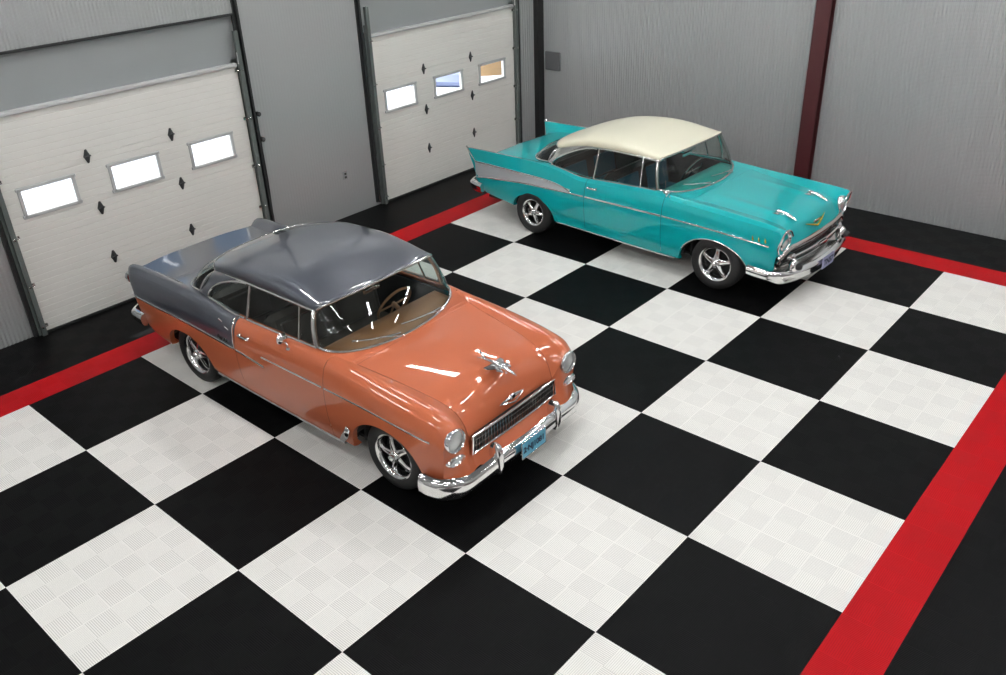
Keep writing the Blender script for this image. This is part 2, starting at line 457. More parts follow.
def build_house(H, root, roofmat, pillarmat, wtrim, side_chrome):
    mb = MB()
    us = np.linspace(0, 1, 40)
    mb.grid([[H.roofpt(u, t) for t in TH] for u in us])
    roof_mb = mb
    # C pillars
    for sd in (-1, 1):
        mb = MB(); rows = []
        for t in np.linspace(0, 1, 18):
            e = H.qcurve(t)                     # (x, z) of the quarter-window outline
            u1 = (e[0]-H.xr)/(H.xf-H.xr)
            z = e[1]
            rt = np.array([H.rx+ (H.xr-H.rx)*t, 0, H.rz1*(1-t)+H.fzs(0)*t])
            ft = np.array([e[0], 0, e[1]])
            row = []
            for q in np.linspace(0, 1, 12):
                p = lerp(rt, ft, q)
                if t > .5:
                    uu = min(max((p[0]-H.xr)/(H.xf-H.xr), 0), 1); zt = H.fzs(uu)
                    p[2] = p[2]*(1-(t-.5)*2)+(zt+.003)*((t-.5)*2) if t < 1 else zt+.003
                yy = H.rh*(1-t)+H.fW(0)*t; ysd = H.yside(p[2])+.012
                k = q**.5
                if t > .85: kk = (t-.85)/.15; ysd = ysd*(1-kk)+(H.fW(min(max((p[0]-H.xr)/(H.xf-H.xr), 0), 1))+.0)*kk
                p[1] = sd*(yy*(1-k)+ysd*k); row.append(p)
            rows.append(row)
        mb.grid(rows, flip=sd < 0); mb.build('rear_pillar', pillarmat, root, angle=60, solid=.012)
    roof_mb.build('roof', roofmat, root, angle=60, solid=.012)
    ln = MB(); ln.grid([[H.roofpt(u, t)*np.array([1, .97, 1])-np.array([0, 0, .03]) for t in TH] for u in np.linspace(.01, .99, 14)]); ln.build('headliner', M['liner'], root)
    # windshield and rear glass
    ws = MB(); rows = []
    for t in np.linspace(0, 1, 14):
        rows.append([bez_between(H.wbase(a), H.roofpt(1, a)+np.array([0, 0, -.012]), t, .03, (cos(a)*.8, sin(a)*.6, .25)) for a in TH])
    ws.grid(rows); wsh = ws.build('windshield', M['carglass'], root)
    rg = MB(); rows = []
    for t in np.linspace(0, 1, 14):
        rows.append([bez_between(H.rbase(a), H.roofpt(0, a)+np.array([0, 0, -.008]), t, .05, (-cos(a)*.6, sin(a)*.3, .6)) for a in TH])
    rg.grid(rows, flip=True); rgl = rg.build('rear_window', M['carglass'], root)
    # bright surrounds
    f = MB(); f.tube([H.wbase(a)+np.array([.008*cos(a), 0, .004]) for a in TH], .013, 8); f.build('lower_surround', wtrim, wsh)
    f = MB(); f.tube([H.roofpt(1, a)+np.array([.008, 0, -.006]) for a in TH], .011, 8); f.build('header_trim', wtrim, wsh)
    f = MB(); f.tube([H.rbase(a)+np.array([0, 0, .004]) for a in TH], .012, 8)
    f.tube([H.roofpt(0, a)+np.array([-.006, 0, -.002]) for a in TH], .009, 8)
    for sd in (-1, 1):
        f.tube([bez_between(H.rbase(sd*pi/2), H.roofpt(0, sd*pi/2), t, .05, (0, sd*.3, .6))+np.array([0, sd*.006, 0]) for t in np.linspace(0, 1, 10)], .013, 8)
    f.build('surround', wtrim, rgl)
    # wipers
    for (a0, a1) in ((-.18, -.85), (.55, -.12)):
        w = MB(); p0 = H.wbase(a0)+np.array([.03, 0, .015]); pts = []
        for t in np.linspace(0, 1, 8):
            a = a0*(1-t)+a1*t; tt = .05+.13*t
            pts.append(bez_between(H.wbase(a), H.roofpt(1, a), tt, .03, (cos(a)*.8, sin(a)*.6, .25))+np.array([.012, 0, .012]))
        w.tube(pts, .006, 6); w.tube([p0, pts[3]+np.array([.006, 0, .008])], .005, 6); w.lathe([(-.02, .016), (.012, .014), (.018, .004)], p0, 'z', 12)
        w.build('wiper', M['chrome'], root)
    # A pillars, drip rails, side windows
    for sd in (-1, 1):
        nm = sd*pi/2
        a = MB()
        b0 = H.wbase(nm); b1 = H.roofpt(1, nm)
        pts = [bez_between(b0, b1, t, .03, (0, sd*.6, .25))+np.array([-.022, sd*.002, 0]) for t in np.linspace(0, 1, 10)]
        a.tube(pts, .026, 10, up=(1, 0, 0), rz=.022); a.build('windshield_pillar', side_chrome, root)
        d = MB()
        pts = [H.roofpt(u, nm)+np.array([0, sd*.008, -.004]) for u in np.linspace(.14, 1, 30)]
        d.tube(pts, .011, 8); d.build('drip_rail', side_chrome, root)
        # glass
        def SP(x, z, off=0): return np.array([x, sd*(H.yside(z)+off), z])
        top = lambda x: H.fzs(min(max((x-H.xr)/(H.xf-H.xr), 0), 1))-.012
        g = MB(); x0, x1 = H.post, H.wx-.035; rows = []
        for q in np.linspace(0, 1, 14):
            xb = x0*(1-q)+x1*q; xt = x0*(1-q)+(H.xf-.03)*q
            rows.append([SP(xb*(1-t)+xt*t, H.belt(xb)*(1-t)+top(xt)*t) for t in np.linspace(0, 1, 6)])
        g.grid(rows, flip=sd > 0); dg = g.build('door_window', M['carglass'], root)
        fr = MB(); R = rows
        fr.tube([r[0]+np.array([0, sd*.006, .004]) for r in R], .011, 8)
        fr.tube([r[-1]+np.array([0, sd*.004, -.006]) for r in R], .009, 8)
        fr.tube([p+np.array([0, sd*.004, 0]) for p in R[0]], .013, 8, up=(1, 0, 0))
        vx = H.vent
        fr.tube([SP(vx+.02, H.belt(vx), .006), SP(vx-.02, top(vx), .004)], .009, 8, up=(1, 0, 0))
        fr.build('window_frame', side_chrome, dg)
        g = MB(); rows = []
        for q in np.linspace(0, 1, 18):
            e = H.qcurve(q); xb = e[0]*(1)+0; 
            rows.append(e)
        # quarter glass: fan of columns from the curved rear outline to the post
        cols = []
        for q in np.linspace(0, 1, 18):
            e = H.qcurve(q); x = e[0]; zb = H.belt(x); cols.append([SP(x, zb*(1-t)+e[1]*t) for t in np.linspace(0, 1, 6)])
        g.grid(cols, flip=sd > 0); qg = g.build('quarter_window', M['carglass'], root)
        fr = MB(); fr.tube([c[-1]+np.array([0, sd*.010, 0]) for c in cols], .014, 8)
        fr.tube([c[0]+np.array([0, sd*.006, .002]) for c in cols], .011, 8)
        fr.build('window_frame', side_chrome, qg)

def interior(root, seat, insert, dash, floorz=.30):
    s = MB()
    def bench(x, w, zc, back):
        s.box((x+.25, 0, zc), (.50, w, .18), bev=.05, mi=0)
        R = np.array(Matrix.Rotation(radians(-12), 3, 'Y'))
        s.box((x-.02, 0, zc+.24), (.16, w, back), rot=R, bev=.05, mi=0)
        for sd in (-1, 1): s.box((x+.065, sd*w*.25, zc+.26), (.03, w*.36, back*.62), rot=R, bev=.012, mi=1)
        for sd in (-1, 1): s.box((x+.27, sd*w*.25, zc+.092), (.36, w*.36, .02), bev=.008, mi=1)
    bench(1.12, 1.30, .50, .50); bench(.25, 1.25, .50, .46)
    s.build('seats', [seat, insert], root)
    d = MB()
    prof = [(2.28, .955), (2.05, .965), (1.90, .955), (1.86, .93), (1.86, .84), (1.90, .76), (1.98, .72)]
    rows = []
    for y in np.linspace(-.70, .70, 15):
        rows.append([(px-(.15*(abs(y)/.72)**3 if px > 1.95 else .0), y, pz) for px, pz in prof])
    d.grid(rows); d.build('dashboard', dash, root, solid=.01)
    w = MB(); c = np.array([1.70, .36, .90]); t = radians(62); n = np.array([-sin(t), 0, cos(t)]); a = np.array([cos(t), 0, sin(t)]); b = np.array([0, 1., 0])
    ring = [c+.20*(cos(k)*a+sin(k)*b) for k in np.linspace(0, 2*pi, 33)]
    w.tube(ring, .013, 8, caps=False)
    w.tube([c-.2*b, c+.2*b], .009, 6); w.tube([c, c+.2*a*-1], .009, 6); w.tube([c+n*.02, c-n*.28], .022, 10)
    w.build('steering_wheel', M['trimsteel'] if seat is M['seat_t'] else dash, root)
    m = MB(); m.box((1.82, 0, 1.24), (.03, .20, .055), bev=.01); m.tube([(1.83, 0, 1.26), (1.93, 0, 1.34)], .006, 6); m.build('rear_view_mirror', M['chrome'], root)
    p = MB(); p.box((1.0, 0, floorz), (3.9, 1.50, .03)); p.box((2.9, 0, .45), (1.1, 1.0, .3)); p.box((2.42, 0, .60), (.03, 1.5, .66)); p.box((-.25, 0, .62), (.03, 1.4, .6))
    for sd in (-1, 1): p.box((1.2, sd*.78, .62), (2.3, .03, .66))
    p.box((-.12, 0, .93), (.55, 1.3, .02))
    p.build('floor_pan', M['dark'], root)

def well(root, body, i, side, r_in=.42):
    c, zc, a, b, n = body.arches[i]; mb = MB(); rows = []
    for k in range(25):
        t = pi*k/24; x = c-(a+.004)*cos(t); tt = min(abs(x-c)/a, 1); z = zc+(b+.012)*(max(0, 1-tt**n))**(1/n)
        z = max(z, body.ctrl(x)[0, 1]+(.13 if k < 12 else .05))
        rows.append([(x, side*h, z) for h in (.875, .7, r_in)])
    mb.grid(rows, flip=side > 0)
    inner = [(p[2][0], p[2][1], p[2][2]) for p in rows]; mb.poly(inner)
    mb.build('wheel_well', M['dark'], root)

# ================================================================== CAR 1 : coral and slate hardtop
def superopen(H): return H.opening
def car_coral():
    root = thing('hardtop_car', 'coral orange two-tone classic car with slate grey roof and trunk, blue front license plate', 'car', (0.97, 2.16, 0), radians(1.4), 'classic cars on the chequered floor')
    H = House(dict(xr=.37, bowr=.16, xf=1.90, bowf=.10, rx=.22, rbow=.54, rh=.745, rz1=1.055, rz0=.985, wx=1.975, wbow=.34, wh=.765, wz1=1.03, wz0=.975,
        fW=pchip([0, .3, .7, 1], [.63, .68, .695, .685]), fzs=pchip([0, .15, .35, .7, 1], [1.262, 1.295, 1.325, 1.335, 1.325]), fzc=pchip([0, .2, .35, .6, 1], [1.345, 1.455, 1.498, 1.512, 1.398]),
        post=.985, vent=1.70, ys0=.775, yslope=.31))
    H.belt = pchip([.3, .5, .82, 1.1, 1.9, 2.0], [1.055, 1.035, 1.00, 1.00, 1.025, 1.03])
    ztop = lambda x: H.fzs(min(max((x-H.xr)/(H.xf-H.xr), 0), 1))
    def qc(t):
        ph = t*pi/2; x = .385+.57*(1-cos(ph)); z = 1.05+(ztop(x)-.014-1.05)*sin(ph)**.85; return (x, z)
    H.qcurve = qc
    S = [
     (-1.02, [(.78, .44), (.82, .45), (.855, .56), (.865, .755), (.86, .85), (.835, .965), (.80, 1.015), (.70, .968), (.35, .972), (0, .972)]),
     (-.97, [(.79, .41), (.83, .42), (.87, .56), (.88, .758), (.875, .86), (.845, .99), (.80, 1.04), (.69, .970), (.35, .974), (0, .974)]),
     (-.85, [(.80, .38), (.85, .39), (.885, .55), (.895, .76), (.885, .88), (.85, 1.0), (.80, 1.055), (.68, .976), (.35, .980), (0, .980)]),
     (-.6, [(.82, .34), (.86, .35), (.895, .55), (.905, .762), (.893, .89), (.855, 1.005), (.80, 1.058), (.66, .988), (.35, .992), (0, .993)]),
     (-.3, [(.82, .31), (.865, .32), (.90, .55), (.908, .76), (.895, .90), (.857, 1.01), (.80, 1.057), (.68, 1.003), (.35, 1.004), (0, 1.005)]),
     (.1, [(.83, .29), (.865, .30), (.90, .52), (.908, .752), (.895, .90), (.86, 1.01), (.81, 1.055), (.755, 1.048), (.4, 1.02), (0, 1.02)]),
     (.5, [(.83, .28), (.865, .29), (.90, .50), (.908, .738), (.893, .88), (.86, .985), (.815, 1.032), (.775, 1.035), (.4, 1.02), (0, 1.02)]),
     (.82, [(.83, .27), (.865, .28), (.90, .48), (.908, .72), (.893, .85), (.86, .95), (.82, .992), (.785, .998), (.4, 1.0), (0, 1.0)]),
     (1.15, [(.83, .26), (.865, .27), (.90, .47), (.908, .70), (.893, .85), (.86, .95), (.82, .995), (.785, 1.0), (.4, 1.0), (0, 1.0)]),
     (1.9, [(.83, .25), (.865, .26), (.90, .47), (.908, .72), (.892, .87), (.855, .97), (.81, 1.018), (.78, 1.022), (.4, .99), (0, .975)]),
     (2.15, [(.83, .25), (.865, .26), (.90, .47), (.908, .72), (.892, .865), (.855, .96), (.79, 1.005), (.74, 1.005), (.4, .99), (0, .975)]),
     (2.45, [(.83, .25), (.865, .26), (.90, .48), (.908, .72), (.894, .855), (.858, .945), (.78, .985), (.68, .962), (.38, .978), (0, .985)]),
     (2.8, [(.83, .25), (.865, .26), (.90, .50), (.908, .715), (.895, .835), (.86, .92), (.77, .958), (.635, .928), (.35, .955), (0, .97)]),
     (3.1, [(.82, .25), (.86, .26), (.895, .48), (.902, .70), (.89, .81), (.855, .885), (.76, .925), (.60, .89), (.33, .92), (0, .94)]),
     (3.3, [(.81, .27), (.85, .28), (.885, .48), (.892, .68), (.88, .78), (.84, .86), (.745, .898), (.57, .845), (.31, .88), (0, .90)]),
     (3.385, [(.80, .29), (.84, .30), (.872, .48), (.878, .66), (.868, .75), (.83, .835), (.735, .862), (.555, .77), (.30, .80), (0, .82)]),
     (3.44, [(.79, .31), (.83, .32), (.855, .48), (.86, .64), (.855, .72), (.82, .775), (.73, .835), (.548, .69), (.29, .715), (0, .73)]),
     (3.465, [(.78, .33), (.82, .34), (.845, .48), (.85, .62), (.845, .67), (.81, .75), (.725, .812), (.545, .615), (.29, .62), (0, .62)]),
    ]
    def dx(u, h, z):
        if u > 2.6: k = ((u-2.6)/.9)**2; return k*(-.065*max(0, 1-(h/.62)**8)-.03*max(0, (h-.6)/.3)**2 + (-.06*max(0, (.6-z)/.3) if h > .5 else 0))
        if u < -.7: k = ((-.7-u)/.36)**1.5; return k*(-.04*(1-(h/.9)**2)+(.02+.16*max(0, (1.02-z)/.4))*(1 if h > .6 else (h/.6)**4))
        return 0
    B = Body(S, [(0, .27, .375, .335, 2.3), (WB+.005, .25, .43, .39, 2.15)], {1, 7}, dx, H.opening)
    B.extra = [2.3595, 2.3622, 2.3645, 2.368, H.rx-H.rbow-.054, H.rx-H.rbow-.0505, H.rx-H.rbow-.048]+[H.wx+H.wbow-v for v in (-.0017, 0, .0018, .004, .009, .016, .025, .04)]+[H.rx-H.rbow+v for v in (-.0017, 0, .0018, .004, .009, .016, .025, .04, .06)]+[H.rx-v for v in (.004, .015)]+[H.wx+.004, H.wx+.012]
    P1, P2 = M['coral'], M['slate']
    g = .0025
    for sd, nm in ((-1, 'right'), (1, 'left')):
        m = B.panel(MB(), B.u0, .90-g, ['lower', 'upper', 'crown'], sd, [0, 1, 1]); q = m.build('quarter_panel', [P1, P2], root, angle=50)
        m = B.panel(MB(), .90+g, 2.14-g, ['lower', 'upper', 'crown'], sd, 0); d = m.build('door', P1, root, angle=50)
        m = B.panel(MB(), 2.14+g, B.u1, ['lower', 'upper', 'crown'], sd, 0); f = m.build('front_fender', P1, root, angle=50)
        # mouldings
        t = MB(); strip_on_side(B, t, [(-.98, .76), (-.6, .762), (-.1, .757), (.3, .745), (.87, .72)], sd, w=.026); t.build('side_moulding', M['chrome'], q)
        t = MB(); strip_on_side(B, t, [(.915, .718), (1.1, .703), (1.32, .68)], sd, w=.024); strip_on_side(B, t, [(1.30, .775), (1.6, .775), (2.125, .772)], sd, w=.018)
        t.build('side_moulding', M['chrome'], d)
        t = MB(); strip_on_side(B, t, [(2.155, .772), (2.6, .765), (3.0, .745), (3.36, .715)], sd, w=.018); t.build('side_moulding', M['chrome'], f)
        t = MB(); pts = []
        for z, x in zip(np.linspace(.725, .985, 10), np.linspace(.90, .875, 10)): h = B.side_h(x, z); pts.append((x, sd*(h+.006), z))
        pts += [(.872, sd*.83, .995), (.87, sd*.795, 1.003)]
        t.tube(pts, .013, 8, up=(1, 0, 0), rz=.008); t.build('sash_moulding', M['chrome'], q)
        for xx, zz in ((.66, .95), (.76, .90)):
            t = MB(); strip_on_side(B, t, [(xx, zz), (xx+.03, zz-.006), (xx+.06, zz-.015)], sd, w=.014, n=6); t.build('hash_mark', M['chrome'], q)
        if sd < 0:
            text_mesh('script_lettering', 'Bel Air', .062, (.72, -(B.side_h(.72, .775)+.006), .775), (1, 0, -.02), (0, .03, 1), M['chrome'], q, .002, .4)
        t = MB(); pts = [(x, sd*(B.ctrl(x)[1][0]+.004), B.ctrl(x)[1][1]+.006) for x in np.linspace(.46, 2.30, 24)]
        t.tube(pts, .02, 8, rz=.014); t.build('rocker_moulding', M['trimsteel'], root)
        # gravel shield and arch lips
        t = MB(); pts = [(2.31, sd*.895, .29), (2.375, sd*.904, .36), (2.42, sd*.912, .46), (2.385, sd*.913, .49), (2.33, sd*.908, .41), (2.25, sd*.894, .30)]
        o = [np.array(p) for p in pts]; t.poly(o if sd < 0 else o[::-1]); t.build('gravel_guard', M['chrome'], f, solid=.01)
        # handles and mirror
        t = MB(); h = B.side_h(1.06, .90)+.01
        t.box((1.06, sd*(h+.022), .895), (.15, .016, .02), bev=.006); t.box((1.0, sd*h, .895), (.03, .04, .024), bev=.006); t.box((1.12, sd*h, .895), (.035, .04, .03), bev=.006)
        t.build('door_handle', M['chrome'], d)
        if sd < 0:
            t = MB(); c = np.array((1.60, sd*.86, 1.04))
            t.lathe([(-.035, .002), (-.03, .03), (-.01, .052), (.004, .056), (.006, .05)], c, 'x', 20, sgn=-1); t.tube([c, (1.63, sd*.84, .99), (1.66, sd*.845, .965)], .010, 8)
            t.lathe([(-.01, .03), (.012, .022)], (1.66, sd*.845, .965), 'z', 12)
            t.build('side_mirror', M['chrome'], d)
            t = MB(); 
        # headlight with hooded bezel
        t = MB(); c = (3.437, sd*.73, .702)
        t.lathe([(-.10, .102), (.0, .104), (.035, .102), (.045, .096), (.032, .088), (.018, .086)], c, 'x', 32)
        hl = t.build('headlight', M['chrome'], root)
        t = MB(); t.lathe([(.020, .087), (.034, .075), (.044, .05), (.050, .022), (.051, .001)], c, 'x', 28); t.build('headlight_lens', M['lens'], hl)
        t = MB(); c = (3.465, sd*.735, .52)
        rows = []
        for k in range(24):
            a = 2*pi*k/24; rows.append([(c[0]+xx, c[1]+cos(a)*ry, c[2]+sin(a)*rz) for xx, ry, rz in ((-.06, .095, .042), (.0, .095, .042), (.015, .085, .034), (.008, .072, .027))])
        t.grid(rows, closed_u=True); pl = t.build('parking_lamp', M['chrome'], root)
        t = MB(); rows = [[(c[0]+.008, c[1]+cos(a)*.073, c[2]+sin(a)*.028) if q == 0 else (c[0]+.022, c[1]+cos(a)*.03*(1), c[2]+sin(a)*.010) for q in (0, 1)] for a in np.linspace(0, 2*pi, 21)[:-1]]
        t.grid(rows, closed_u=True); t.poly([r[1] for r in rows]); t.build('lamp_lens', M['lens'], pl)
        # tail light
        t = MB(); c = (-1.03, sd*.80, .90)
        t.lathe([(-.03, .002), (-.02, .035), (0, .05), (.04, .058)], c, 'x', 20); tl = t.build('tail_light', M['red'], root)
        t = MB(); t.lathe([(-.005, .056), (.0, .064), (.05, .066)], c, 'x', 20); t.build('lamp_bezel', M['chrome'], tl)
        for i in (0, 1): well(root, B, i, sd)
    # hood and trunk
    rows = B.toppanel(None, 2.14+g, B.u1)
    us = B.stations(2.14+g, B.u1)
    a = [r for u, r in zip(us, rows) if H.opening(u) > 0]; b = [r for u, r in zip(us, rows) if H.opening(u) <= 0 and u > 2.32]
    cowl = MB()
    for half in (slice(0, 16), slice(16, 32)): cowl.grid([r[half] for r in a])
    cb = [r for u, r in zip(us, rows) if H.opening(u) <= 0 and u <= 2.363]
    ra = B.stations(H.rx+.001, 2.14)
    cowl.grid(cb)
    for half in (slice(0, 16), slice(16, 32)): cowl.grid([r[half] for r in [rr for rr in B.toppanel(None, 1.85, 2.14+g)]])
    cowl.build('cowl', P1, root)
    hb = [[p for p in r] for u, r in zip(us, rows) if u > 2.363]
    for r in hb:                       # shut line gap at both edges
        r[0] = (r[0][0], r[0][1]+.004, r[0][2]); r[-1] = (r[-1][0], r[-1][1]-.004, r[-1][2])
    hood = MB().grid(hb).build('hood', P1, root, angle=60)
    us = B.stations(B.u0, 1.85); rows = B.toppanel(None, B.u0, 1.85)
    deck = MB(); deck.grid([r for u, r in zip(us, rows) if H.opening(u) <= 0 and u <= H.rx-H.rbow-.05])
    deck.build('trunk_lid', P2, root, angle=60)
    dk = MB(); dk.grid([r for u, r in zip(us, rows) if H.opening(u) <= 0 and u > H.rx-H.rbow-.049])
    o = [r for u, r in zip(us, rows) if H.opening(u) > 0 and u < .86]
    for half in (slice(0, 16), slice(16, 32)): dk.grid([r[half] for r in o])
    dk.build('rear_deck', P2, root)
    o = [r for u, r in zip(us, rows) if u > .80]
    for half in (slice(0, 16), slice(16, 32)): MB().grid([r[half] for r in o]).build('window_sill', P1, root)
    # front and rear caps
    def cap(u, mt, name, zb, sgn, xo=0):
        R = np.vstack([B.rows(u, 'crown'), B.rows(u, 'top')[1:]]); mb = MB(); rows = []
        up = B.rows(u, 'upper')
        R = np.vstack([up[::2], R[1:]])
        full = [(h, z) for h, z in R]+[(-h, z) for h, z in R[::-1][1:]]
        for h, z in full:
            col = []
            for t in np.linspace(0, 1, 10):
                zz = z*(1-t)+zb*t; x = u+B.dx(u, abs(h), z)*(1-t)+t*(B.dx(u, abs(h), zb))+xo*t*t*(1-(min(abs(h), .9)/.9)**4)
                col.append((x, h, zz))
            rows.append(col)
        mb.grid(rows, flip=sgn < 0); return mb.build(name, mt, root, angle=60)
    cap(B.u1, P1, 'grille_panel', .36, 1, .14); cap(B.u0, P2, 'rear_panel', .42, -1)
    # grille
    x0 = 3.46; gm = MB(); rows = []
    for y in np.linspace(-.53, .53, 25):
        xx = x0-.012*(y/.53)**2; rows.append([(xx, y, z) for z in (.472, .622)])
    gm.grid(rows); gr = gm.build('grille', M['dark'], root, solid=.01)
    gm = MB(); loop = []
    for y in np.linspace(-.53, .53, 21): loop.append((x0+.012-.012*(y/.53)**2, y, .626))
    for y in np.linspace(.545, -.545, 21): loop.append((x0+.012-.012*(y/.53)**2, y, .468))
    loop.append(loop[0]); gm.tube(loop, .011, 8); gm.build('grille_frame', M['chrome'], gr)
    gm = MB()
    for k in range(29):
        y = -.50+k*1.0/28; xx = x0+.008-.012*(y/.53)**2; gm.box((xx, y, .547), (.014, .006, .146), mi=0)
    for z in (.522, .572):
        gm.tube([(x0+.006-.012*(y/.53)**2, y, z) for y in np.linspace(-.52, .52, 13)], .003, 6)
    gm.build('grille_bars', M['trimsteel'], gr, smooth=False)
    # bumper
    path = smoothpath([(3.24, -.925, .31), (3.32, -.918, .305), (3.43, -.875, .30), (3.53, -.75, .30), (3.565, -.58, .32), (3.585, -.30, .35), (3.60, 0, .355), (3.585, .30, .35), (3.565, .58, .32), (3.53, .75, .30), (3.43, .875, .30), (3.32, .918, .305), (3.24, .925, .31)], 96)
    prof = [(-.02, -.085), (.012, -.075), (.028, -.04), (.034, 0), (.028, .035), (.012, .06), (-.02, .07), (-.035, .03), (-.035, -.05)]
    def sc(t): 
        e = abs(t-.5)*2; k = 1.35 if e > .55 else (1.0 if e < .42 else 1+.35*(e-.42)/.13)
        return (1.0, k)
    bm = MB(); sweep(bm, path, prof, scale=sc); bp = bm.build('front_bumper', M['chrome'], root, angle=60)
    for sd in (-1, 1):
        t = MB(); rows = []
        for z, q, w in ((.235, .02, .012), (.25, .05, .032), (.33, .07, .038), (.42, .072, .036), (.48, .065, .034), (.515, .045, .026), (.53, .02, .010)):
            rows.append([(3.57+q*cos(a)*1.0, sd*.385+w*sin(a), z) for a in np.linspace(0, 2*pi, 17)[:-1]])
        t.grid(rows, closed_v=True, flip=True); t.poly(rows[0]); t.poly(rows[-1])
        t.build('bumper_guard', M['chrome'], bp)
    t = MB(); t.box((3.66, -.02, .36), (.008, .32, .16), bev=.003); pl = t.build('license_plate', M['plateblue'], root); pl['label'] = 'pale blue front license plate'
    t = MB()
    for (cy, cz, ly, lz) in ((-.02, .438, .32, .008), (-.02, .282, .32, .008), (-.178, .36, .008, .16), (.138, .36, .008, .16)): t.box((3.663, cy, cz), (.010, ly, lz), bev=.002)
    t.build('plate_frame', M['trimsteel'], pl)
    text_mesh('plate_lettering', '2·NJ1081', .073, (3.666, -.02, .355), (0, 1, 0), (0, 0, 1), M['ink'], pl, .001)
    # rear bumper
    path = smoothpath([(-.74, .915, .52), (-.85, .91, .52), (-.98, .87, .52), (-1.08, .6, .52), (-1.11, 0, .52), (-1.08, -.6, .52), (-.98, -.87, .52), (-.85, -.91, .52), (-.74, -.915, .52)], 60)
    bm = MB(); sweep(bm, path, [(o, z*.9) for o, z in prof]); bm.build('rear_bumper', M['chrome'], root, angle=60)
    # hood ornament and emblem
    t = MB(); zb = .935
    t.tube([(3.06, 0, 0.960), (3.16, 0, 0.970), (3.26, 0, 0.973), (3.36, 0, 0.963), (3.44, 0, 0.943), (3.48, 0, 0.933)], [.003, .012, .02, .024, .014, .004], 10)
    for sd in (-1, 1):
        t.poly([(3.37, 0, 0.963), (3.26, sd*.105, 0.960), (3.22, sd*.105, 0.962), (3.24, 0, 0.966)]); t.poly([(3.37, 0, 0.956), (3.24, 0, 0.960), (3.22, sd*.105, 0.958), (3.26, sd*.105, 0.956)])
        t.tube([(3.30, sd*.035, 0.960), (3.34, sd*.06, 0.958), (3.38, sd*.05, 0.953)], [.012, .02, .008], 8)
    t.tube([(3.14, 0, 0.973), (3.10, 0, 1.028), (3.07, 0, 1.038)], [.012, .008, .004], 8)
    t.box((3.30, 0, 0.938), (.18, .03, .05), bev=.01)
    t.build('hood_ornament', M['chrome'], root)
    t = MB(); t.tube([(3.425, y, .715-.012*abs(y)/.15) for y in np.linspace(-.155, .155, 13)], [.004+.014*(1-(abs(y)/.155)**2) for y in np.linspace(-.155, .155, 13)], 8); t.box((3.435, 0, .72), (.02, .06, .05), bev=.01)
    t.tube([(3.435, -.13, .70), (3.455, 0, .675), (3.435, .13, .70)], .006, 8)
    t.build('hood_emblem', M['chrome'], root)
    t = MB(); t.box((3.495, .53, .73), (.02, .02, .02)); 
    build_house(H, root, P2, P2, M['trimsteel'], M['trimsteel'])
    interior(root, M['seat_o'], M['seat_o'], M['dash_o'])
    for x, ph in ((0, .3), (WB+.005, .85)):
        for sd in (-1, 1): make_wheel(root, x, sd, .315, .205, ph+sd*.2, face=.825)
    return root

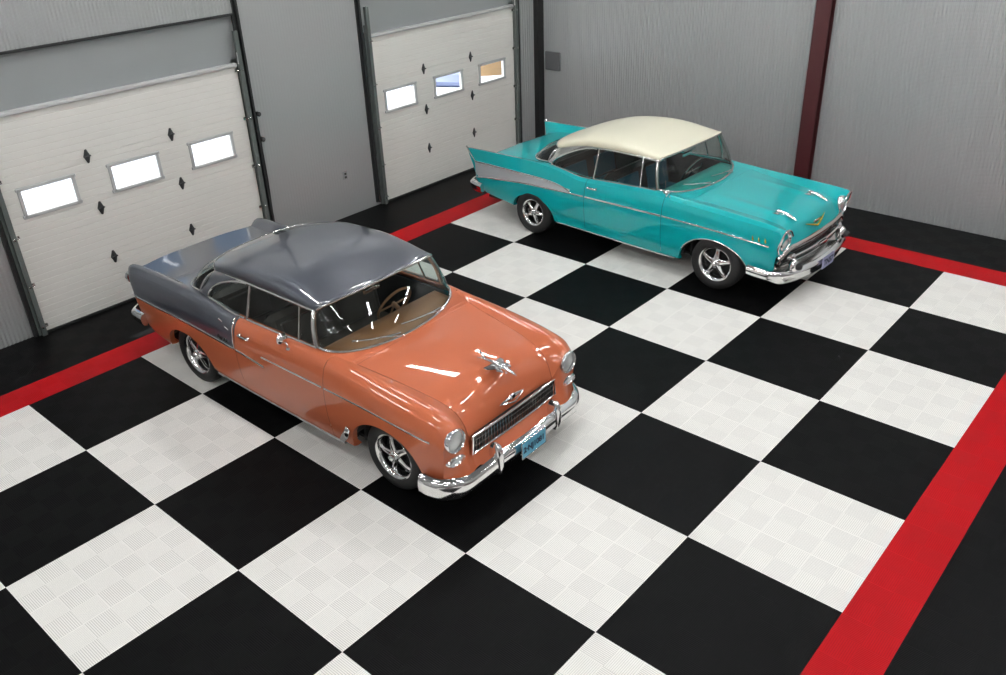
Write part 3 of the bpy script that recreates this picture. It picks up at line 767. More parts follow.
# ================================================================== CAR 2 : turquoise hardtop with fins
def car_teal():
    root = thing('hardtop_car', 'turquoise finned classic car with cream roof and silver side panel, parked by back wall', 'car', (1.225, 7.292, 0), radians(-1.7), 'classic cars on the chequered floor')
    H = House(dict(xr=.25, bowr=.14, xf=1.87, bowf=.10, rx=.16, rbow=.53, rh=.72, rz1=1.005, rz0=.945, wx=1.93, wbow=.34, wh=.76, wz1=1.00, wz0=.965,
        fW=pchip([0, .3, .7, 1], [.625, .68, .70, .692]), fzs=pchip([0, .15, .35, .7, 1], [1.185, 1.255, 1.32, 1.345, 1.335]), fzc=pchip([0, .2, .35, .6, 1], [1.245, 1.392, 1.455, 1.492, 1.402]),
        post=.965, vent=1.65, ys0=.775, yslope=.32))
    H.belt = pchip([.2, .5, .78, 1.1, 1.9, 2.0], [1.01, .975, .94, .955, .995, 1.0])
    ztop = lambda x: H.fzs(min(max((x-H.xr)/(H.xf-H.xr), 0), 1))
    def qc(t):
        ph = t*pi/2; x = .265+.67*(1-cos(ph)); z = 1.0+(ztop(x)-.014-1.0)*sin(ph)**.85; return (x, z)
    H.qcurve = qc
    S = [
     (-1.08, [(.78, .38), (.82, .39), (.85, .48), (.862, .585), (.868, .815), (.862, .972), (.835, .972), (.70, .78), (.35, .77), (0, .77)]),
     (-1.0, [(.79, .36), (.83, .37), (.86, .48), (.872, .60), (.875, .82), (.865, .985), (.835, .985), (.70, .86), (.35, .86), (0, .865)]),
     (-.85, [(.80, .35), (.845, .36), (.875, .48), (.885, .625), (.885, .825), (.868, .993), (.836, .992), (.69, .91), (.35, .915), (0, .92)]),
     (-.5, [(.82, .32), (.86, .33), (.89, .48), (.902, .665), (.895, .83), (.868, 1.003), (.832, 1.002), (.68, .945), (.35, .955), (0, .96)]),
     (-.1, [(.83, .28), (.865, .29), (.90, .48), (.908, .70), (.90, .83), (.866, 1.01), (.825, 1.008), (.70, .965), (.35, .965), (0, .965)]),
     (.25, [(.83, .25), (.865, .26), (.90, .46), (.908, .715), (.90, .825), (.864, .995), (.82, 1.0), (.765, .992), (.4, .97), (0, .97)]),
     (.55, [(.83, .24), (.865, .25), (.90, .45), (.908, .725), (.90, .785), (.864, .955), (.822, .972), (.785, .965), (.4, .97), (0, .97)]),
     (.66, [(.83, .24), (.865, .25), (.90, .45), (.908, .728), (.902, .765), (.866, .925), (.825, .952), (.785, .95), (.4, .97), (0, .97)]),
     (.80, [(.83, .24), (.865, .25), (.90, .45), (.908, .73), (.898, .81), (.866, .905), (.825, .938), (.785, .94), (.4, .96), (0, .96)]),
     (1.1, [(.83, .235), (.865, .245), (.90, .45), (.908, .735), (.896, .84), (.862, .92), (.82, .952), (.785, .955), (.4, .96), (0, .96)]),
     (1.85, [(.83, .23), (.865, .24), (.90, .45), (.908, .748), (.894, .865), (.857, .95), (.81, .988), (.78, .992), (.4, .97), (0, .965)]),
     (2.1, [(.83, .23), (.865, .24), (.90, .45), (.908, .75), (.894, .865), (.857, .95), (.80, .985), (.73, .982), (.4, .97), (0, .965)]),
     (2.45, [(.83, .23), (.865, .24), (.90, .48), (.908, .75), (.894, .86), (.86, .94), (.79, .972), (.67, .955), (.38, .968), (0, .97)]),
     (2.85, [(.83, .24), (.865, .25), (.90, .50), (.908, .745), (.895, .85), (.862, .925), (.795, .957), (.64, .925), (.36, .94), (0, .948)]),
     (3.2, [(.82, .30), (.86, .31), (.897, .50), (.905, .73), (.893, .83), (.862, .91), (.805, .942), (.625, .90), (.35, .912), (0, .915)]),
     (3.40, [(.81, .36), (.855, .37), (.89, .50), (.897, .715), (.888, .81), (.862, .90), (.81, .93), (.62, .875), (.34, .885), (0, .89)]),
     (3.49, [(.80, .38), (.85, .39), (.88, .50), (.888, .69), (.882, .80), (.86, .89), (.812, .922), (.615, .82), (.34, .83), (0, .84)]),
     (3.53, [(.80, .40), (.84, .41), (.872, .50), (.88, .65), (.876, .78), (.857, .875), (.812, .915), (.61, .745), (.34, .755), (0, .76)]),
     (3.555, [(.80, .42), (.83, .43), (.86, .50), (.87, .60), (.87, .70), (.855, .83), (.812, .908), (.605, .665), (.34, .66), (0, .66)]),
    ]
    def dx(u, h, z):
        if u > 2.7: k = ((u-2.7)/.9)**2; return k*(.07*(1-(h/.9)**2)+(.06*max(0, (z-.7)/.2) if h > .6 else 0)*((u-2.7)/.9)**2-.04*max(0, (.6-z)/.2)*(1 if h > .5 else 0))
        if u < -.5:
            k = ((-.5-u)/.58)**1.6; return k*(-.17*max(0, (z-.80)/.2)*(1 if h > .66 else 0)+.12*max(0, (.58-z)/.2)-.05*(1-(min(h, .9)/.9)**2))
        return 0
    B = Body(S, [(-.005, .26, .37, .285, 2.2), (WB-.03, .23, .47, .385, 2.1)], {1, 5, 6, 7}, dx, H.opening)
    B.extra = [2.3595, 2.3622, 2.3645, 2.368, H.rx-H.rbow-.054, H.rx-H.rbow-.0505, H.rx-H.rbow-.048]+[H.wx+H.wbow-v for v in (-.0017, 0, .0018, .004, .009, .016, .025, .04)]+[H.rx-H.rbow+v for v in (-.0017, 0, .0018, .004, .009, .016, .025, .04, .06)]+[H.rx-v for v in (.004, .015)]+[H.wx+.004, H.wx+.012]
    P = M['teal']; g = .0025
    for sd in (-1, 1):
        m = MB(); B.panel(m, B.u0, .66, ['lower', 'insert', 'upper2', 'crown'], sd, [0, 1, 0, 0]); B.panel(m, .66, .90-g, ['lower', 'upper', 'crown'], sd, 0)
        q = m.build('quarter_panel', [P, M['silver']], root, angle=45)
        m = B.panel(MB(), .90+g, 2.07-g, ['lower', 'upper', 'crown'], sd, 0); d = m.build('door', P, root, angle=45)
        m = B.panel(MB(), 2.07+g, B.u1, ['lower', 'upper', 'crown'], sd, 0); f = m.build('front_fender', P, root, angle=45)
        t = MB()
        strip_on_side(B, t, [(-1.06, .587), (-.85, .625), (-.5, .665), (-.1, .70), (.25, .715), (.66, .728), (.89, .732)], sd, w=.02)
        strip_on_side(B, t, [(-1.06, .816), (-.85, .825), (-.5, .83), (-.1, .83), (.25, .825), (.45, .805), (.58, .775), (.68, .735)], sd, w=.018, n=40)
        t.build('side_moulding', M['chrome'], q)
        t = MB(); pts = [(-1.08+B.dx(-1.08, .866, .80), sd*.862, .82), (-1.08+B.dx(-1.08, .866, .995), sd*.862, 1.0)]
        t.tube(pts, .012, 8, up=(1, 0, 0)); pts = [(u+B.dx(u, .85, .995), sd*(B.ctrl(u)[5][0]-.016), B.ctrl(u)[5][1]+.003) for u in np.linspace(-1.08, -.2, 16)]
        t.tube(pts, .008, 8); t.build('fin_moulding', M['chrome'], q)
        t = MB(); strip_on_side(B, t, [(.915, .732), (1.4, .74), (2.06, .749)], sd, w=.022); t.build('side_moulding', M['chrome'], d)
        t = MB(); strip_on_side(B, t, [(2.08, .749), (2.6, .745), (3.1, .73), (3.47, .71)], sd, w=.018); t.build('side_moulding', M['chrome'], f)
        t = MB()
        for x in (3.28, 3.355, 3.43):
            pts = []
            for z in np.linspace(.745, .80, 5): pts.append((x-(z-.745)*.3, sd*(B.side_h(x, z)+.004), z))
            t.tube(pts, [.011, .010, .008, .005, .002], 8, up=(1, 0, 0))
        t.build('fender_louvres', M['gold'], f)
        t = MB(); pts = [(x, sd*(B.ctrl(x)[1][0]+.004), B.ctrl(x)[1][1]+.006) for x in np.linspace(.42, 2.28, 24)]
        t.tube(pts, .018, 8, rz=.012); t.build('rocker_moulding', M['trimsteel'], root)
        t = MB(); c, zc, a, b, n = B.arches[1]; pts = []
        for k in range(4, 27):
            ph = pi*k/28; x = c-a*cos(ph); z = B.zarch(x) or zc; pts.append((x, sd*(B.side_h(x, z)+.002), z))
        t.tube(pts, .008, 6); t.build('arch_moulding', M['trimsteel'], f)
        t = MB(); h = B.side_h(1.02, .86)+.01
        t.box((1.02, sd*(h+.022), .865), (.15, .016, .02), bev=.006); t.box((.96, sd*h, .865), (.03, .04, .024), bev=.006); t.box((1.08, sd*h, .865), (.035, .04, .03), bev=.006)
        t.build('door_handle', M['chrome'], d)
        if sd < 0:
            t = MB(); c = np.array((2.06, sd*.83, 1.0)); t.tube([(2.02, sd*.77, .985), (2.02, sd*.77, 1.14)], .004, 6); t.lathe([(-.02, .03), (.01, .024), (.02, .006)], (2.02, sd*.77, .99), 'z', 12)
            t.lathe([(-.02, .002), (-.018, .03), (-.006, .045), (.004, .048), (.006, .04)], (2.10, sd*.83, 1.01), 'x', 16, sgn=-1); t.tube([(2.10, sd*.83, 1.01), (2.12, sd*.82, .965)], .009, 8)
            t.build('fender_mirror', M['chrome'], f)
        # headlight pod under the pointed fender tip
        t = MB(); c = (3.56, sd*.735, .75)
        t.lathe([(-.12, .112), (.0, .114), (.03, .112), (.04, .104), (.028, .094), (.012, .092)], c, 'x', 32)
        hl = t.build('headlight', M['chrome'], root)
        t = MB(); t.lathe([(.014, .093), (.028, .08), (.040, .05), (.045, .02), (.046, .001)], c, 'x', 28); t.build('headlight_lens', M['lens'], hl)
        t = MB(); pts = []
        for z, hh in ((.63, .845), (.70, .868), (.80, .862), (.88, .845), (.908, .81), (.90, .76), (.86, .70), (.80, .645)):
            pts.append((3.56+B.dx(3.555, hh, z)+.006, sd*hh, z))
        t.tube(smoothpath(pts, 28), .011, 8, up=(1, 0, 0)); t.build('headlight_surround', M['chrome'], root)
        # tail light and fin cap
        t = MB(); c = (-1.05, sd*.79, .56)
        t.lathe([(-.05, .002), (-.035, .04), (0, .055), (.05, .06)], c, 'x', 20); tl = t.build('tail_light', M['red'], root)
        for i in (0, 1): well(root, B, i, sd)
    us = B.stations(2.07+g, B.u1); rows = B.toppanel(None, 2.07+g, B.u1)
    cowl = MB()
    o = [r for u, r in zip(us, rows) if H.opening(u) > 0]
    for half in (slice(0, 16), slice(16, 32)): cowl.grid([r[half] for r in o])
    cowl.grid([r for u, r in zip(us, rows) if H.opening(u) <= 0 and u <= 2.363])
    rr = B.toppanel(None, .80, 2.07+g)
    for half in (slice(0, 16), slice(16, 32)): MB().grid([r[half] for r in rr]).build('window_sill', P, root)
    cowl.build('cowl', P, root)
    hb = [list(r) for u, r in zip(us, rows) if u > 2.363]
    for r in hb:
        r[0] = (r[0][0], r[0][1]+.004, r[0][2]); r[-1] = (r[-1][0], r[-1][1]-.004, r[-1][2])
    hb = np.array(hb)
    # two long wind-splits raised on the hood
    for i in range(hb.shape[0]):
        for j in range(hb.shape[1]):
            x, y, z = hb[i, j]
            k = math.exp(-((abs(y)-.40)/.055)**2)*min(1, max(0, (x-2.45)/.5))*min(1, max(0, (3.55-x)/.2)); hb[i, j, 2] += .016*k
    MB().grid(hb).build('hood', P, root, angle=60)
    us = B.stations(B.u0, .80); rows = B.toppanel(None, B.u0, .80); e = H.rx-H.rbow-.05
    MB().grid([r for u, r in zip(us, rows) if u <= e]).build('trunk_lid', P, root, angle=60)
    dk = MB(); dk.grid([r for u, r in zip(us, rows) if H.opening(u) <= 0 and u > e+.001])
    o = [r for u, r in zip(us, rows) if H.opening(u) > 0]
    for half in (slice(0, 16), slice(16, 32)): dk.grid([r[half] for r in o])
    dk.build('rear_deck', P, root)
    def cap(u, mts, name, zb, sgn, hmin):
        R = np.vstack([B.rows(u, 'upper')[::2], B.rows(u, 'crown')[1:], B.rows(u, 'top')[1:]]); mb = MB()
        for sd in (-1, 1):
            rows = []
            for h, z in R:
                col = []
                for t in np.linspace(0, 1, 8):
                    zz = z*(1-t)+min(zb, z-.01)*t; col.append((u+B.dx(u, h, z)*(1-t)+t*B.dx(u, h, zb), sd*h, zz))
                rows.append(col)
            mb.grid(rows, flip=(sd*sgn > 0))
        return mb.build(name, mts, root, angle=60)
    cap(B.u0, P, 'rear_panel', .42, -1, 0)
    cap(B.u1, P, 'front_panel', .60, 1, 0)
    # grille: dark opening, mesh, floating bar
    gm = MB(); rows = []
    X = lambda y: 3.65-.08*(y/.75)**2
    for y in np.linspace(-.74, .74, 31):
        zt = .655-.10*max(0, (abs(y)-.5)/.24)**2; rows.append([(X(y)-.06, y, z) for z in (.36, zt)])
    gm.grid(rows); gr = gm.build('grille', M['dark'], root, solid=.01)
    gm = MB()
    for k in range(41):
        y = -.66+k*1.32/40; gm.box((X(y)-.045, y, .53), (.006, .005, .20))
    for z in np.linspace(.44, .64, 7): gm.tube([(X(y)-.042, y, z) for y in np.linspace(-.68, .68, 19)], .0025, 5)
    gm.build('grille_mesh', M['trimsteel'], gr, smooth=False)
    gm = MB(); pts = [(X(y)+.012, y, .662-.015*(y/.6)**2) for y in np.linspace(-.62, .62, 19)]
    pts = [(X(.74)-.02, -.80, .50), (X(.72)-.0, -.775, .58)]+[pts[0]]+pts[1:-1]+[pts[-1]]+[(X(.72)-.0, .775, .58), (X(.74)-.02, .80, .50)]
    gm.tube(smoothpath(pts, 66), .026, 10, rz=.032); gm.build('grille_surround', M['trimsteel'], gr)
    gm = MB(); gm.grid([[(X(y)+a, y, z) for a, z in ((-.065, .44), (-.05, .385), (.0, .355), (.07, .335), (.11, .30))] for y in np.linspace(-.80, .80, 31)]); gm.build('grille_pan', M['trimsteel'], gr, solid=.006)
    gm = MB(); gm.tube([(X(y)+.005, y, .455) for y in np.linspace(-.56, .56, 19)], .012, 8); gm.tube([(X(y)-.01, y, .60) for y in np.linspace(-.60, .60, 19)], .007, 8); gm.build('grille_rail', M['chrome'], gr)
    gm = MB(); gm.tube([(X(y)+.03, y, .535) for y in np.linspace(-.60, .60, 19)], [.016+.012*math.exp(-(y/.12)**2) for y in np.linspace(-.60, .60, 19)], 10)
    gm.box((X(0)+.055, 0, .535), (.03, .20, .05), bev=.012)
    for sd in (-1, 1): gm.lathe([(-.02, .05), (.03, .045), (.05, .02), (.052, .001)], (X(.6)+.01, sd*.60, .535), 'x', 20)
    gm.build('grille_bar', M['chrome'], gr)
    # bumper with guards
    path = smoothpath([(3.26, -.925, .39), (3.38, -.92, .38), (3.50, -.89, .365), (3.60, -.80, .34), (3.68, -.60, .33), (3.74, -.32, .33), (3.76, 0, .33), (3.74, .32, .33), (3.68, .60, .33), (3.60, .80, .34), (3.50, .89, .365), (3.38, .92, .38), (3.26, .925, .39)], 96)
    prof = [(-.02, -.085), (.012, -.075), (.030, -.03), (.026, 0.0), (.038, .012), (.036, .04), (.012, .065), (-.02, .07), (-.035, .03), (-.035, -.05)]
    bm = MB(); sweep(bm, path, prof); bp = bm.build('front_bumper', M['chrome'], root, angle=60)
    for sd in (-1, 1):
        t = MB(); rows = []
        for z, q, w in ((.36, .03, .03), (.40, .055, .06), (.46, .06, .065), (.50, .045, .05), (.525, .015, .02)):
            rows.append([(3.66+q*cos(a), sd*.62+w*sin(a), z) for a in np.linspace(0, 2*pi, 17)[:-1]])
        t.grid(rows, closed_v=True, flip=True); t.poly(rows[-1]); gd = t.build('bumper_guard', M['chrome'], bp)
        t = MB(); t.lathe([(0, .042), (.03, .04), (.055, .028), (.065, .001)], (3.705, sd*.62, .445), 'x', 20); t.build('guard_tip', M['black'], gd)
    t = MB(); t.box((3.812, -.03, .35), (.008, .30, .15), bev=.003); pl = t.build('license_plate', M['platewhite'], root); pl['label'] = 'pale lavender front license plate'
    text_mesh('plate_lettering', 'TN57', .10, (3.8175, -.03, .345), (0, 1, 0), (0, 0, 1), M['ink'], pl, .001)
    path = smoothpath([(-.92, .915, .46), (-1.05, .905, .47), (-1.15, .86, .48), (-1.22, .6, .47), (-1.25, 0, .45), (-1.22, -.6, .47), (-1.15, -.86, .48), (-1.05, -.905, .47), (-.92, -.915, .46)], 60)
    bm = MB(); sweep(bm, path, prof); bm.build('rear_bumper', M['chrome'], root, angle=60)
    # hood rockets and V
    for sd in (-1, 1):
        t = MB(); z0 = .915
        t.tube([(3.26, sd*.40, z0+.012), (3.30, sd*.40, z0+.022), (3.35, sd*.40, z0+.02), (3.41, sd*.40, z0+.006), (3.49, sd*.40, z0-.02), (3.53, sd*.40, z0-.035)], [.006, .028, .02, .026, .018, .006], 10)
        t.box((3.36, sd*.40, z0-.005), (.2, .035, .03), bev=.01)
        for k in (-1, 1): t.poly([(3.31, sd*.40, z0+.02), (3.25, sd*.40+k*.05, z0+.008), (3.33, sd*.40+k*.045, z0+.004)])
        t.build('hood_ornament', M['chrome'], root)
    t = MB(); V = [(3.575, -.24, .80), (3.60, -.12, .765), (3.615, 0, .725), (3.60, .12, .765), (3.575, .24, .80)]
    t.tube(V, [.005, .011, .014, .011, .005], 8, up=(1, 0, 0)); em = t.build('hood_emblem', M['gold'], root); em['label'] = 'gold V-shaped hood emblem'
    t = MB(); rows = [[(3.60, y*1.0, z) for y in (-w, 0, w)] for z, w in ((.80, .10), (.785, .09), (.765, .05))]; t.grid(rows); t.build('emblem_crest', M['trimsteel'], em, solid=.01)
    build_house(H, root, M['cream'], M['trimsteel'], M['trimsteel'], M['trimsteel'])
    interior(root, M['seat_t'], M['seat_ti'], M['dash_t'])
    for x, ph in ((.01, .1), (WB+.01, .5)):
        for sd in (-1, 1): make_wheel(root, x, sd, .325 if x > 1 else .305, .205 if x > 1 else .18, ph+sd*.2, face=.897, style=1)
    return root

# ------------------------------------------------------------------ the room
XW, YB, ZC = -1.42, 9.85, 6.2
XR, YF = 13.0, -8.0
def ribbed(mb, p0, p1, z0, z1, nrm, period=.045, depth=.007):
    """vertical ribbed liner from p0 to p1 (plan), facing nrm"""
    p0 = np.array(p0, float); p1 = np.array(p1, float); L = np.linalg.norm(p1-p0); d = (p1-p0)/L; n = np.array(nrm, float)
    k = max(1, round(L/period)); pts = []
    for i in range(k):
        for f, o in ((0, 0), (.34, 0), (.5, -depth), (.84, -depth)): pts.append((p0+d*(i+f)*L/k)+n*o)
    pts.append(p1)
    mb.grid([[(p[0], p[1], z) for z in (z0, z1)] for p in pts]); return mb
D1 = (.80, 3.86); D2 = (6.02, 9.12)
fl = MB(); fl.box(((XR+XW-.3)/2, (YF+YB+.2)/2, -.05), (XR-XW+.3, YB-YF+.2, .10)); struct(fl.build('floor', M['floor'], smooth=False), 'black and white chequered floor of interlocking tiles with a red border')
w = MB()
a, b = (XW, YF), (XW, D1[0]-.10)
ribbed(w, (XW, YF), (XW, D1[0]-.09), 0, ZC, (1, 0)); ribbed(w, (XW, D1[0]-.09), (XW, D1[1]+.08), 3.02, ZC, (1, 0))
ribbed(w, (XW, D1[1]+.08), (XW, D2[0]-.08), 0, ZC, (1, 0), depth=.0013); ribbed(w, (XW, D2[0]-.08), (XW, D2[1]+.08), 3.02, ZC, (1, 0)); ribbed(w, (XW, D2[1]+.08), (XW, YB), 0, ZC, (1, 0), period=.06)
for (y0, y1, z0, z1) in ((YF, D1[0]-.09, 0, ZC), (D1[0]-.09, D1[1]+.08, 3.02, ZC), (D1[1]+.08, D2[0]-.08, 0, ZC), (D2[0]-.08, D2[1]+.08, 3.02, ZC), (D2[1]+.08, YB+.15, 0, ZC)):
    w.box((XW-.08, (y0+y1)/2, (z0+z1)/2), (.13, y1-y0, z1-z0))
struct(w.build('wall_left', M['wall'], smooth=False), 'ribbed grey metal wall with two overhead doors')
w = MB(); ribbed(w, (XR, YB), (XW, YB), 0, ZC, (0, -1)); w.box(((XR+XW)/2, YB+.08, ZC/2), (XR-XW+.3, .13, ZC)); struct(w.build('wall_back', M['wall'], smooth=False), 'ribbed grey metal back wall behind the turquoise car')
w = MB(); w.box((XR+.05, (YF+YB)/2, ZC/2), (.1, YB-YF, ZC)); struct(w.build('wall_right', M['plain'], smooth=False))
w = MB(); w.box(((XR+XW)/2, YF-.05, ZC/2), (XR-XW, .1, ZC)); struct(w.build('wall_front', M['plain'], smooth=False))
w = MB(); w.box(((XR+XW)/2, (YF+YB)/2, ZC+.05), (XR-XW+.5, YB-YF+.4, .1)); struct(w.build('ceiling', M['ceil'], smooth=False))

def garage_door(idx, y0, y1, winys, label, open_right=True):
    root = thing('door_%d' % idx, label, 'garage door', (XW, (y0+y1)/2, 0)); root['kind'] = 'structure'; del root['category']
    oy = (y0+y1)/2; XP = .02; HS = .606; n = 4      # panel face x = XW + .02
    xw = lambda x: x                                      # local coordinates
    for s in range(n):
        z0 = s*HS+.0006; z1 = (s+1)*HS-.0006; m = MB()
        if s == 2: holes = [(a-oy, b-oy, 1.355, 1.645) for a, b in winys]
        else: holes = []
        # ribbed steel face: shallow horizontal grooves
        ks = 8; zs = []
        for k in range(ks):
            za = z0+(z1-z0)*k/ks; zb = z0+(z1-z0)*(k+1)/ks
            zs += [(za+.002, -.003), (za+.007, 0), (zb-.004, 0), (zb-.0005, -.003)]
        def face(ya, yb, zlo, zhi):
            q = [(zlo, 0)]+[(z, d) for z, d in zs if zlo < z < zhi]+[(zhi, 0)]
            m.grid([[(XP+d, y, z) for z, d in q] for y in (ya, yb)])
        L, R = y0-oy, y1-oy
        if not holes: face(L, R, z0, z1)
        else:
            zl, zh = holes[0][2], holes[0][3]; face(L, R, z0, zl); face(L, R, zh, z1); e = L
            for h in holes: face(e, h[0], zl, zh); e = h[1]
            face(e, R, zl, zh)
            for h in holes:
                for (p, q) in (((h[0], zl), (h[1], zl)), ((h[1], zl), (h[1], zh)), ((h[1], zh), (h[0], zh)), ((h[0], zh), (h[0], zl))):
                    m.grid([[(XP, p[0], p[1]), (XP-.05, p[0], p[1])], [(XP, q[0], q[1]), (XP-.05, q[0], q[1])]])
        # edges and outer skin
        m.poly([(XP, L, z1), (XP, R, z1), (XP-.05, R, z1), (XP-.05, L, z1)]); m.poly([(XP, L, z0), (XP-.05, L, z0), (XP-.05, R, z0), (XP, R, z0)])
        if not holes: m.poly([(XP-.05, L, z0), (XP-.05, L, z1), (XP-.05, R, z1), (XP-.05, R, z0)])
        else:
            X = XP-.05; e = L
            m.poly([(X, L, z0), (X, L, zl), (X, R, zl), (X, R, z0)]); m.poly([(X, L, zh), (X, L, z1), (X, R, z1), (X, R, zh)])
            for h in holes+[(R, R, 0, 0)]: m.poly([(X, e, zl), (X, e, zh), (X, h[0], zh), (X, h[0], zl)]); e = h[1]
        o = m.build('door_section', M['doorwhite'], root, smooth=False)
        for h in holes:
            f = MB(); fw = .042
            for (cy, cz, ly, lz) in (((h[0]+h[1])/2, h[2]-.006, h[1]-h[0]+2*fw, fw), ((h[0]+h[1])/2, h[3]+.006, h[1]-h[0]+2*fw, fw), (h[0]-.008, (h[2]+h[3])/2, fw, h[3]-h[2]+.03), (h[1]+.008, (h[2]+h[3])/2, fw, h[3]-h[2]+.03)):
                f.box((XP+.006, cy, cz), (.022, ly, lz), bev=.007)
            wf = f.build('window_frame', M['framewhite'], o); p = MB(); p.poly([(XP-.025, h[0], h[2]), (XP-.025, h[1], h[2]), (XP-.025, h[1], h[3]), (XP-.025, h[0], h[3])]); p.build('window_pane', M['pane'], wf, smooth=False)
    t = MB(); t.box((XP-.005, 0, n*HS+.018), (.075, y1-y0, .045), bev=.008); t.build('top_rail', M['framewhite'], root)
    t = MB(); t.box((XP-.005, 0, .012), (.06, y1-y0, .024)); t.build('bottom_seal', M['trackdark'], root, smooth=False)
    hy = [winys[0][1]+(winys[1][0]-winys[0][1])/2-oy+(.0 if idx == 1 else -.01), winys[1][1]+(winys[2][0]-winys[1][1])/2-oy+.01]
    for s in (1, 2, 3):
        for y in hy:
            m = MB(); z = s*HS; X = XP+.004
            for sg in (-1, 1): m.grid([[(X, y-.04, z), (X+.003, y-.012, z+sg*.075)], [(X+.014, y, z), (X+.008, y, z+sg*.08)], [(X, y+.04, z), (X+.003, y+.012, z+sg*.075)]], flip=sg < 0)
            m.tube([(X+.012, y-.04, z), (X+.012, y+.04, z)], .009, 8, up=(0, 0, 1)); m.build('hinge', M['hinge'], root, angle=20)
    # vertical tracks with brackets and rollers
    for sd, y in ((-1, y0-oy), (1, y1-oy)):
        m = MB(); X = XP+.03
        for (cx, cy, lx, ly) in ((.012, sd*.055, .05, .004), (.036, sd*.03, .004, .05), (.012, sd*.012, .05, .004)):
            m.box((X+cx, y+cy, 1.42), (lx, ly, 2.84))
        tr = m.build('track', M['track'], root, smooth=False)
        m = MB(); m.box((XP-.075, y+sd*.035, 1.25), (.03, .13, 2.5)); m.box((XP-.005, y+sd*.075, 1.25), (.05, .018, 2.5)); m.box((XP+.01, y+sd*.045, 1.3), (.012, .06, 2.6)); m.build('jamb_angle', M['track'], root, smooth=False)
        for z in (.10, .60, 1.16, 1.78, 2.38):
            m = MB(); m.box((XP+.015, y-sd*.002, z), (.012, .08, .04), bev=.003); m.tube([(XP+.05, y-sd*.03, z), (XP+.05, y+sd*.06, z)], .007, 8); m.lathe([(-.012, .002), (-.010, .022), (.010, .022), (.012, .002)], (XP+.052, y+sd*.034, z), 'y', 14)
            m.build('roller_bracket', M['trimsteel'], root)
        m = MB(); m.box((XP+.045, y+sd*.02, 2.52), (.02, .03, .14), bev=.004); m.build('top_bracket', M['framewhite'], root)
    return root
DW1 = [(.985, 1.56), (2.00, 2.58), (3.03, 3.60)]; DW2 = [(6.23, 6.82), (7.25, 7.84), (8.27, 8.86)]
garage_door(1, D1[0], D1[1], DW1, 'white overhead garage door behind the coral and slate car')
garage_door(2, D2[0], D2[1], DW2, 'white overhead garage door behind the tail of the turquoise car')
for i, (y0, y1) in enumerate((D1, D2)):
    m = MB(); m.box((XW-.065, (y0+y1)/2, 2.73), (.05, y1-y0+.16, .60)); struct(m.build('trim_%d' % (i+1), M['header'], smooth=False))
    m = MB(); m.box((XW+.012, (y0+y1)/2, 3.02), (.03, y1-y0+.16, .028)); m.box((XW+.012, y1+.07, 2.76), (.03, .02, .52)); struct(m.build('trim_%d' % (i+3), M['trackdark'], smooth=False))
# lift rails running on up the wall beside the doors
for i, y in enumerate((D1[1]+.125, D2[0]-.13, D2[1]+.12)):
    m = MB(); m.box((XW+.03, y, 3.1), (.05, .03, 6.1)); m.box((XW+.012, y-.03, 3.1), (.02, .02, 6.1)); struct(m.build('trim_%d' % (i+5), M['trackdark'], smooth=False))
m = MB(); m.box((XW+.02, D1[0]-.115, 1.8), (.04, .035, 3.6)); struct(m.build('trim_8', M['trackdark'], smooth=False))
# corner column and maroon column
m = MB(); m.box((XW+.045, YB-.09, ZC/2), (.10, .16, ZC), bev=.004); struct(m.build('trim_9', M['black'], smooth=False))
m = MB()
for dy in (.006, .134): m.box((3.53, YB-.14+dy, ZC/2), (.21, .012, ZC-.002))
m.box((3.53, YB-.07, ZC/2), (.008, .12, ZC-.002)); m.box((3.53, YB-.075, .012), (.26, .15, .02))
tag(m.build('steel_column', M['maroon'], smooth=False), 'maroon painted steel column standing against the ribbed back wall', 'column')
# wall boxes and fittings
m = MB(); m.box((-1.13, YB-.016, 1.47), (.31, .048, .31), bev=.008); bx = tag(m.build('cover_plate', M['boxgrey']), 'square dark grey cover plate on the back wall near the corner', 'plate')
m = MB(); m.box((-1.13, YB-.043, 1.47), (.25, .006, .25), bev=.002)
for sx in (-1, 1):
    for sz in (-1, 1): m.lathe([(0, .008), (.004, .006), (.005, .001)], (-1.13+sx*.135, YB-.04, 1.47+sz*.135), 'y', 8, sgn=-1)
m.build('cover_face', M['boxgrey'], bx)
m = MB(); m.box((XW+.012, 5.32, .62), (.022, .075, .12), bev=.004); ou = tag(m.build('power_outlet', M['header']), 'small grey power outlet on the wall between the doors', 'outlet')
for dz in (-.025, .025):
    m = MB(); m.box((XW+.025, 5.32, .62+dz), (.006, .036, .03), bev=.002); m.build('socket', M['black'], ou)
for (y, z, lab) in ((4.05, 1.79, 'upper small black round sensor beside the near garage door track'), (4.05, 1.46, 'lower small black round sensor beside the near garage door track')):
    m = MB(); m.lathe([(0, .03), (.05, .03), (.058, .02), (.06, .001)], (XW, y, z), 'x', 18); m.box((XW+.015, y-.03, z), (.02, .06, .03), bev=.004); s = tag(m.build('door_sensor', M['black']), lab, 'sensor', 'black sensors by the near door')
    m = MB(); m.lathe([(.058, .014), (.066, .012), (.067, .001)], (XW, y, z), 'x', 14); m.build('sensor_lens', M['hinge'], s)
# cable running down beside the near door track
m = MB(); m.tube(smoothpath([(XW+.02, 4.025, 1.78), (XW+.03, 4.02, 1.3), (XW+.02, 4.03, .9), (XW+.02, 4.02, .45), (XW+.02, 4.03, .1), (XW+.03, 4.03, .008)], 30), .008, 6)
tag(m.build('door_cable', M['black']), 'thin black cable running down beside the near garage door track', 'cable')

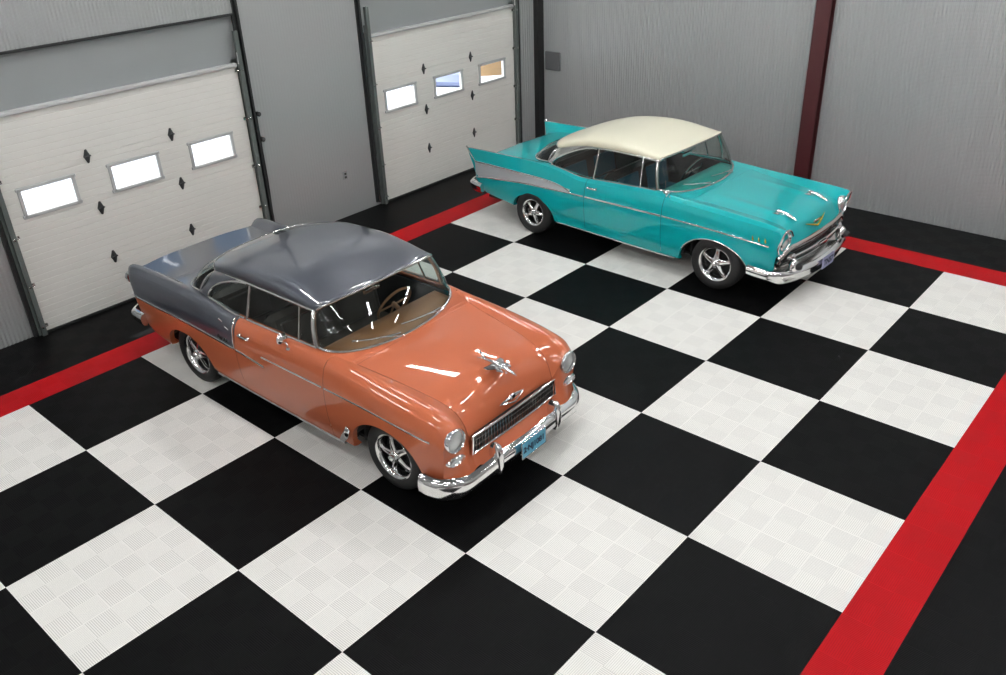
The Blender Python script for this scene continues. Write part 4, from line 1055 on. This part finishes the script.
# outdoors seen through the door windows
m = MB(); m.box((-22, 8, -.12), (41, 50, .1)); struct(m.build('ground', M['concrete'], smooth=False))
m = MB(); rows = []
for i in range(10):
    r = 1.6*(1-i/9.5); rows.append([(-6.5+r*.50*cos(a)*(1+.1*sin(3*a+i)), 14.25+r*.50*sin(a)*(1+.08*cos(4*a)), -.07+.75*sin(i/9*pi/2)) for a in np.linspace(0, 2*pi, 25)[:-1]])
m.grid(rows, closed_v=True); m.poly(rows[-1])
tag(m.build('sand_pile', M['sand']), 'low orange tan heap outdoors seen through the rightmost window of the far garage door', 'pile')

m = MB(); m.box((-6.6, 12.55, .02), (1.5, 1.1, .34), rot=np.array(Matrix.Rotation(.5, 3, 'Z')), bev=.14)
tag(m.build('covered_pallet', mat('pale_blue_cover', (.28, .32, .46), rough=.7)), 'pale lavender blue covered shape outdoors behind the middle window of the far garage door', 'pallet')
# ceiling lights (above the frame; seen in the reflections)
k = 0
for y in (-5.2, -1.6, 2.0, 5.2, 8.2):
    for x in (0.6, 4.2, 7.8, 11.0):
        t = thing('strip_light', 'white twin-tube strip light hung below the ceiling', 'light', (x, y, ZC-.16), 0, 'strip lights under the ceiling')
        m = MB(); m.box((0, 0, .03), (1.9, .20, .06), bev=.01); m.tube([(-.7, 0, .05), (-.7, 0, .16)], .006, 6); m.tube([(.7, 0, .05), (.7, 0, .16)], .006, 6); m.build('housing', M['fixture'], t)
        for dy in (-.055, .055):
            m = MB(); m.tube([(-.9, dy, -.02), (.9, dy, -.02)], .019, 8); m.build('tube', M['tube'], t)

car_coral(); car_teal()

# sun outdoors and sky
wd = bpy.data.worlds.new('World'); scene.world = wd; wd.use_nodes = True; nt = wd.node_tree; bg = nt.nodes['Background']
sky = nt.nodes.new('ShaderNodeTexSky'); sky.sky_type = 'HOSEK_WILKIE'; sky.turbidity = 3; sky.sun_direction = Vector((-.6, -.3, .7)).normalized()
nt.links.new(sky.outputs[0], bg.inputs[0]); bg.inputs[1].default_value = 2.0
sl = bpy.data.lights.new('sun', 'SUN'); sl.energy = 9; sl.angle = .01; so = bpy.data.objects.new('sun', sl); COL.objects.link(so); so.rotation_euler = Vector((.5, .2, -.8)).to_track_quat('-Z', 'Y').to_euler(); so.location = (-10, 0, 15)

# ------------------------------------------------------------------ camera (from the floor grid)
R = np.array([[0.75433105, 0.65562092, -0.03385091], [0.29642787, -0.38615868, -0.87350558], [-0.58576035, 0.64887802, -0.48563579]])
cam = bpy.data.cameras.new('camera'); co = bpy.data.objects.new('camera', cam); COL.objects.link(co)
Mx = Matrix.Identity(4)
for i in range(3):
    Mx[i][0] = R[0, i]; Mx[i][1] = -R[1, i]; Mx[i][2] = -R[2, i]
Mx[0][3], Mx[1][3], Mx[2][3] = 8.36850708, -2.23875642, 4.59527740
co.matrix_world = Mx; cam.sensor_width = 36; cam.lens = 868.505*36/1006; cam.clip_end = 200
scene.camera = co
vs = scene.view_settings; vs.view_transform = 'Standard'; vs.look = 'None'; vs.gamma = 1; vs.exposure = .3; vs.use_curve_mapping = False
